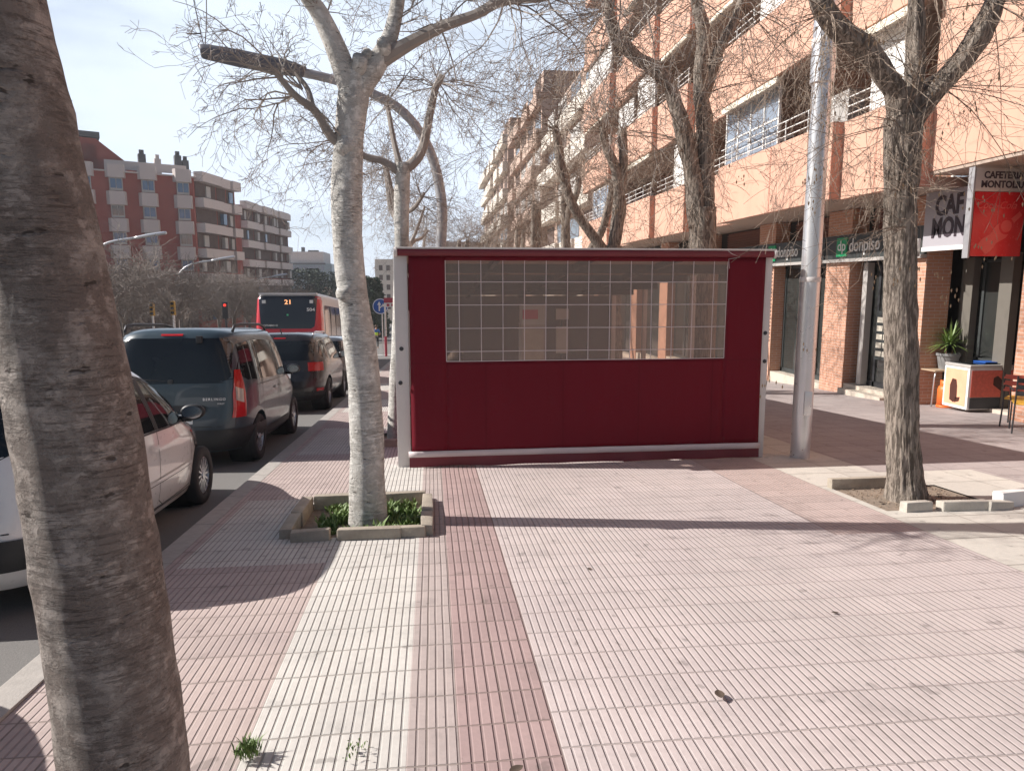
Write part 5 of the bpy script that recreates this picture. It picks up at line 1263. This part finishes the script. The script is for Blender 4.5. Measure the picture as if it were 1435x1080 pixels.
loggia(28.6, 31, 8.95, 1, 'whitep', 3); loggia(36.5, 40, 9.1, 0, 'panegrey', 4); loggia(33.2, 35.8, 9.4, 1, 'whitep', 3); awning(36.4, 41.5, 9.1, 1); loggia(36.4, 41.5, 9.1, 2, 'whitep', 5); awning(28.5, 33, 8.95, 2)
loggia(21.8, 24.5, 9.45, 2, 'whitep', 3)
for k in range(NF):
    for (y0, y1, X) in SECT:
        y = y0+.3
        while y+1.5 < y1: 
            bwin(y, y+1.3, k, rg.choice(['pane', 'pane', 'panegrey', 'farshut'])); y += 2.1
mb = MB(); mb.box(9.2, 9.6, 15.2, 15.9, Z0+1.7, Z0+2.5); BL(mb).build('air_conditioner', M['silver'], B)
mb = MB(); mb.box(9.1, 10.3, 16.05, 16.2, Z0+.2, Z0+FL-.01); BL(mb).build('balcony_divider', M['orange'], B)

# shop fascia signs (charcoal with green square and white lettering)
for i, (y0, y1, lb) in enumerate([(13.1,16.68,'charcoal shop fascia with green square and white lettering right of the steel pole'), (16.72,20.38,'charcoal shop fascia crossed by the steel pole'), (20.42,24.6,'charcoal shop fascia above the end of the red screen, farthest of the three')]):
    t = empty('shop_sign', (9.74, (y0+y1)/2, 2.30), lb, 'shop sign', 'charcoal fascias of the estate agency')
    hl = (y1-y0)/2
    mb = MB(); mb.bbox(0, .05, -hl, hl, 0, .56, .008); mb.build('panel', M['signgrey'], t, ang=40)
    mb = MB(); mb.box(-.06, .05, -hl, hl, -.075, -.001); mb.build('ledge', M['silver'], t)
    gy = (15.95-(y0+y1)/2) if i == 0 else hl-.95
    mb = MB(); mb.box(-.025, -.001, gy-.21, gy+.21, .06, .50); mb.build('green_square', M['green'], t)
    text('square_letters', 'dp', .34, M['signwhite'], t, faceX(-.028, gy, .30), .004, .003)
    text('letters', 'donpiso', .42, M['signwhite'], t, faceX(-.005, gy-.27, .29), .006, .003, sx=.86, align='LEFT')
    mb = MB(); mb.bbox(-.16, -.10, -hl+.0, -hl+.05, -.05, .3, .01); mb.build('spotlight', M['silver'], t)
# interior poster, vertical screen
t = empty('window_poster', (10.05, 14.38, g(14)+.6), 'dark vertical poster board with small pictures in the shop window left of the rough tree', 'poster')
mb = MB(); mb.box(.0, .03, -.0, .55, .2, 1.3); mb.build('board', M['signgrey'], t)
mb = MB()
for k in range(5):
    for j in range(2): mb.box(-.008, -.001, .06+j*.24, .26+j*.24, .28+k*.19, .40+k*.19)
mb.build('photo', M['menupaper'], t)
t = empty('window_poster', (10.12, 17.5, g(17)+.2), 'tall dark poster board behind the steel pole in the next shop window', 'poster')
mb = MB(); mb.box(0, .02, 0, .8, .25, 1.9); mb.build('board', M['signgrey'], t)
mb = MB()
for k in range(3): mb.box(-.008, -.001, .1, .3, .3+k*.15, .4+k*.15)
mb.build('photo', M['menupaper'], t)
# cafe front
t = empty('cafe_shopfront', (10.6, 11.9, g(12)), 'dark recessed cafe shopfront with glass door under the white sign', 'shopfront')
zf = g(12)
mb = MB(); mb.box(.5, .62, -1.14, 1.18, -.1, 4.2); mb.build('back_panel', M['dark'], t)
mb = MB()
for yy in (-1.13, -.55, .1, .72, 1.10): mb.box(.1, .17, yy, yy+.06, 0.1, 2.85)
mb.box(.1, .17, -1.13, 1.16, 2.80, 2.86); mb.box(.1, .17, -1.13, 1.16, .9, .95); mb.build('frame', M['signgrey'], t)
mb = MB(); mb.box(.13, .14, -1.1, 1.1, .12, 2.8); mb.build('pane', M['panedark'], t)
mb = MB(); mb.box(-.05, .098, .85, 1.15, .0, 2.9); mb.build('grey_column', M['shopback'], t)
mb = MB(); mb.box(-.1, .06, -.15, .14, .0, 2.95); mb.build('pillar_face', M['shopback'], t)
mb = MB(); mb.box(-.30, .5, -1.14, 1.18, -.02, .09); mb.build('threshold', M['stone'], t)
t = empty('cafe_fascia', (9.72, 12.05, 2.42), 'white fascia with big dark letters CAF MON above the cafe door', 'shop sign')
mb = MB(); mb.bbox(-.06, .06, -.75, 1.03, 0, 1.04, .01); mb.build('panel', M['signshaded'], t, ang=40)  # pale panel greyed: the overhang's shade is put into its colour
text('letters', 'CAF', .50, M['letterdark'], t, faceX(-.065, .74, .74), .004, .018, sx=.78, align='LEFT')
text('letters', 'MON', .50, M['letterdark'], t, faceX(-.065, .80, .33), .004, .018, sx=.74, align='LEFT')
mb = MB(); mb.box(-.075, .06, -.75, 1.03, -.08, -.001); mb.build('lit_bottom_trim', M['whitep'], t)  # white trim paints the sunlit lower edge of the shaded fascia
t = empty('projecting_sign', (9.56, 11.1, 2.17), 'square red projecting sign with a silver header reading CAFETERIA MONTOLIU', 'shop sign')
mb = MB(); mb.bbox(-.52, .41, -.05, .05, 0, 1.06, .01); mb.build('red_panel', M['signred'], t, ang=40)
mb = MB(); mb.bbox(-.54, .43, -.06, .06, 1.065, 1.44, .01); mb.build('header', M['silver'], t, ang=40)
mb = MB(); mb.box(-.575, -.545, -.065, .065, -.03, 1.46); mb.build('side_frame', M['lampgrey'], t)
text('header_letters', 'CAFETERIA', .155, M['letterdark'], t, faceY(-.04, -.064, 1.325), .003, .005, sx=.93)
text('header_letters', 'MONTOLIU', .155, M['letterdark'], t, faceY(-.05, -.064, 1.175), .003, .005, sx=.96)
text('script_lettering', 'Coca-Cola', .17, M['signred2'], t, faceY(-.12, -.054, .84), .003, .001, shear=.4)
mb = MB()
A = Matrix.Translation((.02, -.051, .42)) @ Matrix.Rotation(R(90), 4, 'X') @ Matrix.Rotation(R(-48), 4, 'Z')
mb.prism([(-.13,-.52),(.13,-.52),(.15,-.40),(.11,-.22),(.16,-.02),(.13,.14),(.05,.30),(.045,.50),(-.045,.50),(-.05,.30),(-.13,.14),(-.16,-.02),(-.11,-.22),(-.15,-.40)], 0, .003, A @ Matrix.Scale(.88, 4)); mb.build('bottle_silhouette', M['signred2'], t)
mb = MB(); mb.lathe([(.10,.0),(.14,.0)], 28, Matrix.Translation((.10, -.0555, .50)) @ Matrix.Rotation(R(90), 4, 'X')); mb.build('cup_ring', M['signred'], t)
# freezer, table, gas bottle, plant
t = empty('ice_cream_freezer', (10.35, 12.1, g(12.)+.0), 'white chest freezer with orange ice cream pictures outside the cafe', 'freezer')
mb = MB(); mb.bbox(-.50, .42, -.32, .32, .06, .84, .02); mb.build('body', M['whitep'], t, ang=40)
mb = MB(); mb.bbox(-.50, .42, -.33, .33, .84, .90, .02); mb.build('rim', M['silver'], t, ang=40)
mb = MB(); mb.box(-.44, .36, -.27, .27, .901, .915); mb.build('sliding_lid', M['carglass'], t)
mb = MB(); mb.box(-.506, -.501, -.27, .27, .12, .80); p_ = mb.build('side_picture', M['peach'], t)
mb = MB(); mb.prism([(-.12,-.26),(-.02,-.30),(.06,-.22),(.05,.02),(.02,.14),(-.08,.15),(-.13,.02)], 0, .003, Matrix.Translation((-.508,.0,.46)) @ Matrix.Rotation(R(-90), 4, 'Z') @ Matrix.Rotation(R(90), 4, 'X'))
mb.prism([(.0,-.30),(.12,-.26),(.14,-.18),(.03,-.2)], 0, .003, Matrix.Translation((-.508,.0,.46)) @ Matrix.Rotation(R(-90), 4, 'Z') @ Matrix.Rotation(R(90), 4, 'X')); mb.build('ice_cream_bar', M['choc'], p_)
mb = MB(); mb.box(-.46, .40, -.337, -.331, .30, .80); p_ = mb.build('front_picture', M['weave_r'], t)
mb = MB(); mb.prism([(-.02,-.05),(.14,-.16),(.24,-.12),(.22,-.02),(.06,.12),(-.02,.08)], 0, .003, Matrix.Translation((0,-.341,.58)) @ Matrix.Rotation(R(90), 4, 'X')); mb.build('ice_cream_bar', M['choc'], p_)
mb = MB(); mb.box(-.46, .40, -.337, -.331, .08, .29); mb.build('vent_panel', M['darkmetal'], t)
mb = MB(); mb.bbox(-.1, .2, -.2, .1, .92, .94, .005); mb.build('magazine', M['roadblue'], t, ang=40)
t = empty('side_table', (10.28, 13.02, g(13.)), 'small table with bent steel legs holding the grey plant pot', 'table')
mb = MB(); mb.bbox(-.42, .42, -.34, .30, .72, .75, .01); mb.build('tabletop', M['woodtop'], t, ang=40)
for sx in (-.38, .38):
    for sy in (-.28, .24):
        mb = MB(); mb.tube([(sx*1.05, sy, 0), (sx, sy, .6), (sx*.95, sy, .72)], .014, 8); mb.build('leg', M['steel'], t, smooth=True)
t = empty('gas_bottle', (10.08, 12.62, g(12.6)), 'orange gas bottle standing between the steel table legs and the freezer', 'gas bottle')
mb = MB(); mb.lathe([(0,.02),(.15,.02),(.15,.36),(.13,.42),(.06,.46),(0,.46)], 24); mb.build('body', M['bottle_orange'], t, smooth=True)
mb = MB(); mb.lathe([(.10,.42),(.11,.43),(.11,.54),(.09,.54)], 20); mb.build('collar', M['bottle_orange'], t, smooth=True)
mb = MB(); mb.lathe([(.14,.0),(.155,.0),(.155,.05),(.14,.05)], 20); mb.build('foot_ring', M['bottle_orange'], t, smooth=True)
t = empty('potted_plant', (10.30, 12.92, g(13.)+.75), 'spiky green dracaena in a grey pot on the small table by the cafe door', 'plant')
mb = MB(); mb.lathe([(0,0),(.15,0),(.20,.26),(.22,.27),(.22,.32),(.19,.32),(.185,.27),(0,.26)], 28); mb.build('pot', M['pot'], t, ang=40)
mb = MB()
for dx, dy in ((-.03,.02),(.05,-.02),(0,.06)): mb.tube([(dx,dy,.25),(dx*1.5,dy*1.3,.48)], .014, 6)
mb.build('stems', M['wood'], t)
rg = random.Random(9); mb = MB()
for i in range(110):
    a = rg.uniform(0, 6.283); el = rg.uniform(-.1, 1.4); Ln = rg.uniform(.35, .58); p = V((rg.uniform(-.04,.04), rg.uniform(-.04,.04), .50)); d = V((math.cos(a)*math.cos(el), math.sin(a)*math.cos(el), math.sin(el))); sd = d.cross(V((0,0,1))).normalized()*.014
    pts = [p]; 
    for k in range(4): d = (d+V((0,0,-.13))).normalized(); pts.append(pts[-1]+d*Ln/4)
    vs = []
    for k, q in enumerate(pts): w_ = (.6, 1, .9, .6, .05)[k]; vs += [q-sd*w_, q+sd*w_]
    mb.add(vs, [(2*k, 2*k+1, 2*k+3, 2*k+2) for k in range(4)])
mb.build('leaves', M['plant'], t)
cafe_chair(8.98, 9.5, 2.5, 'black slatted cafe chair with a yellow cushion at the right edge, nearest the camera', 'weave_y', 'blackcloth', 'darkmetal', 'chairs outside the cafe')
cafe_chair(9.40, 10.1, 2.2, 'cafe chair with red and yellow weave behind the black one at the right edge', 'weave_y', 'weave_r', 'darkmetal', 'chairs outside the cafe')

# ------------------------------------------------------------------ further buildings on the right
def far_block(name, label, X, y0, y1, ztop, wall, band, seed, fh=3.1, zbase=None, cat='building', step=0):
    zb_ = g(y0); t = empty(name, (X, y0, zb_), label, cat)
    o_ = V((-X, -y0, -zb_)); rg = random.Random(seed)
    def LL(mb): mb.v = [(v[0]+o_.x, v[1]+o_.y, v[2]+o_.z) for v in mb.v]; return mb
    mb = MB(); mb.box(X+.9, X+14, y0, y1, zb_-8, ztop); LL(mb).build('wall', M[wall], t)
    z = ztop-1.; nb = 0
    while z > zb_+3:
        y = y0+.01
        while y < y1-3 and nb < 60:
            w = 5.; mb = MB(); mb.box(X+rg.choice((0, .25, .4)), X+.899, y, y+w-.4, z-.2, z+.95); LL(mb).build('balcony', M[band], t)
            mb = MB(); mb.box(X+.86, X+.899, y+.5, y+w-1.2, z+.96, z+fh-.5); LL(mb).build('window', M[rg.choice(('fardark', 'pane', 'farshut'))], t); y += w; nb += 1
        z -= fh
    mb = MB(); mb.box(X+1.5, X+8, y0+3, y1-3, ztop+.001, ztop+2.6); LL(mb).build('penthouse', M[wall], t)
    return t
far_block('apartment_building', 'beige pink block with white balconies, next after the orange one', 9.3, 43, 62, 14.2, 'farbeige', 'farcream', 5)
far_block('apartment_building', 'hazy brown pink block with rounded balconies behind the bare twigs', 8.9, 63, 84, 18.4, 'farbeige', 'farbeige', 6)
far_block('apartment_building', 'farthest pinkish block on the right side of the street', 8.4, 86, 125, 19.5, 'farbeige', 'farcream', 7)

# ------------------------------------------------------------------ buildings across the avenue
def Fbox(mb, o, d, n, s0, s1, z0, z1, a0, a1):
    o = V(o); d = V(d); n = V(n); vs = []
    for z in (z0, z1):
        for a in (a0, a1):
            for s_ in (s0, s1): p = o+d*s_+n*a; vs.append((p.x, p.y, z))
    mb.add(vs, [(0,2,3,1),(4,5,7,6),(0,1,5,4),(2,6,7,3),(0,4,6,2),(1,3,7,5)])
def corner_block(cx, cy, zt, front_len, side_len, label, d1=(-.896,-.445,0), d2=(.196,.98,0), cols=True, seed=1):
    zb_ = g(cy); t = empty('corner_building', (cx, cy, zb_), label, 'building'); of = V((-cx, -cy, -zb_)); rg = random.Random(seed)
    def LL(mb): mb.v = [(v[0]+of.x, v[1]+of.y, v[2]+of.z) for v in mb.v]; return mb
    o = (cx, cy, 0); n1 = V((.445, -.896, 0)); n2 = V((.98, -.196, 0))
    if n1.y > 0: n1 = -n1
    # solid body
    A_ = V(o); B_ = A_+V(d1)*front_len; C_ = A_+V(d2)*side_len; D_ = C_+V((-14, 3, 0)); E_ = B_+V((-2, 16, 0))
    mb = MB(); mb.prism([(p.x, p.y) for p in (A_, C_, D_, E_, B_)], zb_-1, zt-.9); LL(mb).build('wall', M['redbrickL'], t)
    mb = MB(); mb.prism([(p.x, p.y) for p in (A_+V((.2,-.2,0)), C_+V((.2,.2,0)), D_, E_, B_+V((0,-.3,0)))], zt-.899, zt-.75); LL(mb).build('roof', M['farpale'], t)
    nfl = int((zt-zb_-4)/3.0)
    if cols:
        ns = int(front_len/3.8)
        for s0 in (.1, 3.8, 7.05, 10.15, 13.3, 16.5, 19.7):
            if s0+2.2 > front_len: break
            for k in range(nfl+1):
                ztt = zt-k*3.0
                mb = MB(); P_ = []
                mb2 = [(s0,0),(s0+.25,.6),(s0+1.8,.6),(s0+2.05,0)]
                pl = [A_+V(d1)*a+n1*b for a, b in mb2]
                mb.prism([(p.x, p.y) for p in pl], ztt-1.55, ztt-.05); LL(mb).build('bay_panel', M['farpale'], t)
                mb = MB(); Fbox(mb, o, d1, n1, s0+.35, s0+1.7, ztt-2.95, ztt-1.56, .02, .30); f_ = LL(mb).build('window', M['farshut'], t)
                mb = MB(); col = rg.choice(('farwin', 'farwin', 'pane', 'farshut')) if k else 'farwin'
                Fbox(mb, o, d1, n1, s0+.46, s0+.98, ztt-2.7, ztt-1.66, .301, .34); Fbox(mb, o, d1, n1, s0+1.07, s0+1.59, ztt-2.7, ztt-1.66, .301, .34); LL(mb).build('pane', M[col], f_)
    for k in range(nfl+1):
        ztt = zt-k*3.0; s = .3
        j = 0
        while s < side_len-1.5:
            w = (5.2, 2.6)[j % 2]; w = min(w, side_len-s-.1)
            mb = MB(); Fbox(mb, o, d2, n2, s, s+w-.15, ztt-1.25, ztt-.1 if k == 0 else ztt-.15, .0, 1.1 if j % 2 == 0 else .8); LL(mb).build('balcony', M['farpale'], t)
            mb = MB(); Fbox(mb, o, d2, n2, s+.05, s+w-.2, ztt-3.0, ztt-1.26, .001, .05); LL(mb).build('recess', M['fardark'], t)
            if rg.random() < .8:
                mb = MB(); a = s+rg.uniform(.3, w*.5); Fbox(mb, o, d2, n2, a, a+rg.uniform(.6, 1.1), ztt-2.85, ztt-1.5, .051, .5 if j % 2 else .2); LL(mb).build('shutter', M[rg.choice(('farshut', 'farwin', 'farshut'))], t)
            s += w; j += 1
    return t, LL, A_, n1
t, LL, A_, n1 = corner_block(-28.2, 90, 15.3, 24, 10.5, 'red brick corner block with columns of white bay panels and rooftop chimneys', seed=4)
o = (-28.2, 90, 0); d1 = (-.896,-.445,0)
mb = MB(); Fbox(mb, o, d1, n1, 9.6, 24, 14.4, 17.6, -7, -2.0); LL(mb).build('penthouse', M['redbrickL'], t)
mb = MB()
def P3(s, a, z): p = V(o)+V(d1)*s+n1*a; return (p.x, p.y, z)
mb.add([P3(5.6,-2,15.0), P3(9.6,-2,18.2), P3(24,-2,18.6), P3(24,-2,17.5), P3(9.6,-2,14.6), P3(5.6,-7,15.0), P3(9.6,-7,18.2), P3(24,-7,18.6)], [(0,4,3,2,1),(0,1,6,5),(1,2,7,6)]); LL(mb).build('penthouse_gable', M['redbrickL'], t)
mb = MB(); Fbox(mb, o, d1, n1, 9.2, 25, 18.3, 18.9, -7, -1.7); LL(mb).build('penthouse_roof', M['roofdk'], t)
for s, z1, w in ((4.6,17.0,.8),(3.0,16.6,.7),(.75,17.2,.75),(-.05,16.7,.7)):
    mb = MB(); Fbox(mb, o, d1, n1, s, s+w, 14.3, z1, -3, -2.1); Fbox(mb, o, d1, n1, s+.15, s+w-.15, z1, z1+.5, -2.8, -2.3); LL(mb).build('chimney', M['roofdk'] if s < 2 or s > 4 else M['farpale'], t)
mb = MB(); Fbox(mb, o, d1, n1, 12.0, 12.08, 18.8, 22.4, -3, -2.92)
for z in (21.2, 21.7, 22.2): Fbox(mb, o, d1, n1, 11.5, 12.6, z, z+.06, -2.99, -2.93)
LL(mb).build('antenna', M['darkmetal'], t)
mb = MB(); Fbox(mb, o, d1, n1, .4, 9, 14.9, 15.9, -1.3, -1.25); LL(mb).build('roof_railing', M['farpale'], t)
corner_block(-29.6, 116, 14.9, 6, 23, 'second brick and white balcony block behind the corner block', d2=(.12,.99,0), cols=False, seed=9)
# block further left, mostly hidden by the big trunk
corner_block(-52, 72, 14.5, 20, 12, 'brick block farther left, glimpsed past the big grey trunk', seed=12)
# low shop arcade at street level behind the trees
t = empty('shop_row', (-26, 60, g(60)), 'dark street level shop fronts with a pale canopy behind the bare trees', 'building')
o_ = V((26, -60, -g(60)))
mb = MB(); mb.box(-34, -27.2, 38, 86, g(86)-.5, .2); mb.v = [(v[0]+26, v[1]-60, v[2]-g(60)) for v in mb.v]; mb.build('wall', M['fardark'], t)
for a, b in ((40,47),(49,57),(62,70),(72,82)):
    mb = MB(); mb.box(-27.2+.001, -26.2, a, b, -.2, .65); mb.v = [(v[0]+26, v[1]-60, v[2]-g(60)) for v in mb.v]; mb.build('canopy', M['farshut'], t)
# glass office at the end
t = empty('office_building', (-38, 220, g(220)), 'low grey green glass office building at the end of the avenue', 'building')
zo = g(220)
def OB(mb): mb.v = [(v[0]+38, v[1]-220, v[2]-zo) for v in mb.v]; return mb
mb = MB(); mb.box(-46.5, -30, 220, 240, zo, 8.2); OB(mb).build('lower_volume', M['farglass'], t)
mb = MB(); mb.box(-43.5, -32.5, 221, 236, 8.21, 11.8); OB(mb).build('upper_volume', M['farpale'], t)
mb = MB()
for i in range(10): mb.box(-43+i*1.1, -42.2+i*1.1, 219.9, 219.99, 6.3, 7.6)
OB(mb).build('window', M['panegrey'], t)
mb = MB(); mb.box(-44, -31.8, 219.88, 219.98, 7.9, 8.4); OB(mb).build('cornice', M['roofdk'], t)
for x, w, z in ((-44,1.6,13.2),(-39.5,.8,13.3),(-37.5,3,12.4)):
    mb = MB(); mb.box(x, x+w, 224, 226, 11.8, z); OB(mb).build('roof_unit', M['roofdk'], t)
# cream block at the end of the street
t = empty('office_building', (-10, 180, g(180)), 'cream facade with rows of small windows seen beside the white post', 'building')
zo = g(180); mb = MB(); mb.box(-14.0, 2, 180, 195, zo, 8.2); mb.v = [(v[0]+10, v[1]-180, v[2]-zo) for v in mb.v]; mb.build('wall', M['farcream'], t)
for k in range(5):
    for i in range(8):
        mb = MB(); mb.box(-13.0+i*1.8, -12.1+i*1.8, 179.9, 179.99, 5.4-k*2.4, 6.7-k*2.4); mb.v = [(v[0]+10, v[1]-180, v[2]-zo) for v in mb.v]; mb.build('window', M['fardark'], t)
# closing city blocks so the street does not end in nothing
for i, (x0, x1, y0, z1, lb) in enumerate([(-30,-16,200,1.5,'low brown block at the end of the avenue behind the bus'), (-62,-46,180,3.,'brown block far down the left side of the avenue'), (2.5,20,170,12,'brown pink block closing the street behind the twigs')]):
    far = empty('distant_building', (x0, y0, g(y0)), lb, 'building'); mb = MB(); mb.box(0, x1-x0, 0, 14, -2, z1-g(y0)); mb.build('wall', M['farbeige'], far)
    mb = MB()
    for k in range(3):
        for j in range(int((x1-x0)/2.2)): mb.box(.6+j*2.2, 1.6+j*2.2, -.05, -.001, z1-g(y0)-2.6-k*3., z1-g(y0)-1.2-k*3.)
    mb.build('window', M['fardark'], far)
    far['kind'] = ''; del far['kind']

hz = bpy.data.materials.new('air_haze'); hz.use_nodes = True; hn = hz.node_tree; hn.nodes.clear()
ho = hn.nodes.new('ShaderNodeOutputMaterial'); hv = hn.nodes.new('ShaderNodeVolumePrincipled'); hv.inputs['Color'].default_value = (.93, .95, 1., 1); hv.inputs['Density'].default_value = .0006; hv.inputs['Anisotropy'].default_value = .2
hn.links.new(hv.outputs[0], ho.inputs['Volume'])
mb = MB(); mb.box(-70, 40, -14, 262, g(130)-1.5, 26); tag(mb.build('haze', hz), kind='stuff')

# ------------------------------------------------------------------ light, sky, camera
AZ = math.atan2(-.984, .176)       # the sun stands to the left, a little ahead
EL = R(35.5)
sd = V((math.sin(AZ)*math.cos(EL), math.cos(AZ)*math.cos(EL), math.sin(EL)))
sun = bpy.data.lights.new('sun', 'SUN'); sun.energy = 5.0; sun.angle = R(.5); sun.color = (1., .955, .90)
so = bpy.data.objects.new('sun', sun); COL.objects.link(so); so.rotation_euler = (-sd).to_track_quat('-Z', 'Y').to_euler(); so.location = (-30, 10, 30)
w = bpy.data.worlds.new('World'); sc.world = w; w.use_nodes = True; nt = w.node_tree; nt.nodes.clear()
out = nt.nodes.new('ShaderNodeOutputWorld'); bg = nt.nodes.new('ShaderNodeBackground'); sky = nt.nodes.new('ShaderNodeTexSky')
sky.sky_type = 'NISHITA'; sky.sun_disc = False; sky.sun_elevation = EL; sky.sun_rotation = AZ; sky.air_density = 1.; sky.dust_density = 1.2; sky.ozone_density = 1.
tc = nt.nodes.new('ShaderNodeTexCoord'); mp = nt.nodes.new('ShaderNodeMapping'); mp.inputs['Scale'].default_value = (1., 1., 3.2)
n1_ = nt.nodes.new('ShaderNodeTexNoise'); n1_.inputs['Scale'].default_value = 1.6; n1_.inputs['Detail'].default_value = 7; n1_.inputs['Roughness'].default_value = .52
cr = nt.nodes.new('ShaderNodeMapRange'); cr.interpolation_type = 'SMOOTHSTEP'; cr.inputs[1].default_value = .30; cr.inputs[2].default_value = .62; cr.inputs[3].default_value = .22; cr.inputs[4].default_value = .95
mx = nt.nodes.new('ShaderNodeMix'); mx.data_type = 'RGBA'; mx.inputs[7].default_value = (12.4, 13.9, 16.2, 1)
nt.links.new(tc.outputs['Generated'], mp.inputs[0]); nt.links.new(mp.outputs[0], n1_.inputs['Vector']); nt.links.new(n1_.outputs[0], cr.inputs[0]); 
sx = nt.nodes.new('ShaderNodeSeparateXYZ'); nt.links.new(tc.outputs['Generated'], sx.inputs[0])
e1 = nt.nodes.new('ShaderNodeMapRange'); e1.interpolation_type = 'SMOOTHSTEP'; e1.inputs[1].default_value = .40; e1.inputs[2].default_value = .64; e1.inputs[3].default_value = 1.; e1.inputs[4].default_value = .06; nt.links.new(sx.outputs[2], e1.inputs[0])  # clouds fade overhead and behind the camera, shaped to weaken the fill
e2 = nt.nodes.new('ShaderNodeMapRange'); e2.interpolation_type = 'SMOOTHSTEP'; e2.inputs[1].default_value = .1; e2.inputs[2].default_value = .55; e2.inputs[3].default_value = .08; e2.inputs[4].default_value = 1.; nt.links.new(sx.outputs[1], e2.inputs[0])
m1 = nt.nodes.new('ShaderNodeMath'); m1.operation = 'MULTIPLY'; m2 = nt.nodes.new('ShaderNodeMath'); m2.operation = 'MULTIPLY'
nt.links.new(e1.outputs[0], m1.inputs[0]); nt.links.new(e2.outputs[0], m1.inputs[1]); nt.links.new(m1.outputs[0], m2.inputs[0]); nt.links.new(cr.outputs[0], m2.inputs[1]); nt.links.new(m2.outputs[0], mx.inputs[0])
nt.links.new(sky.outputs[0], mx.inputs[6]); nt.links.new(mx.outputs[2], bg.inputs[0]); bg.inputs[1].default_value = .055; nt.links.new(bg.outputs[0], out.inputs[0])

cam = bpy.data.cameras.new('camera'); cam.sensor_width = 36; cam.lens = 980/1435*36; cam.clip_start = .05; cam.clip_end = 6000
co = bpy.data.objects.new('camera', cam); COL.objects.link(co); co.location = (0, 0, 1.68); co.rotation_euler = (R(90-8.13), 0, R(-6.5)); sc.camera = co
sc.view_settings.view_transform = 'Standard'; sc.view_settings.look = 'None'; sc.view_settings.exposure = 0.5; sc.view_settings.gamma = 1
sc.cycles.max_bounces = 6; sc.cycles.transparent_max_bounces = 12
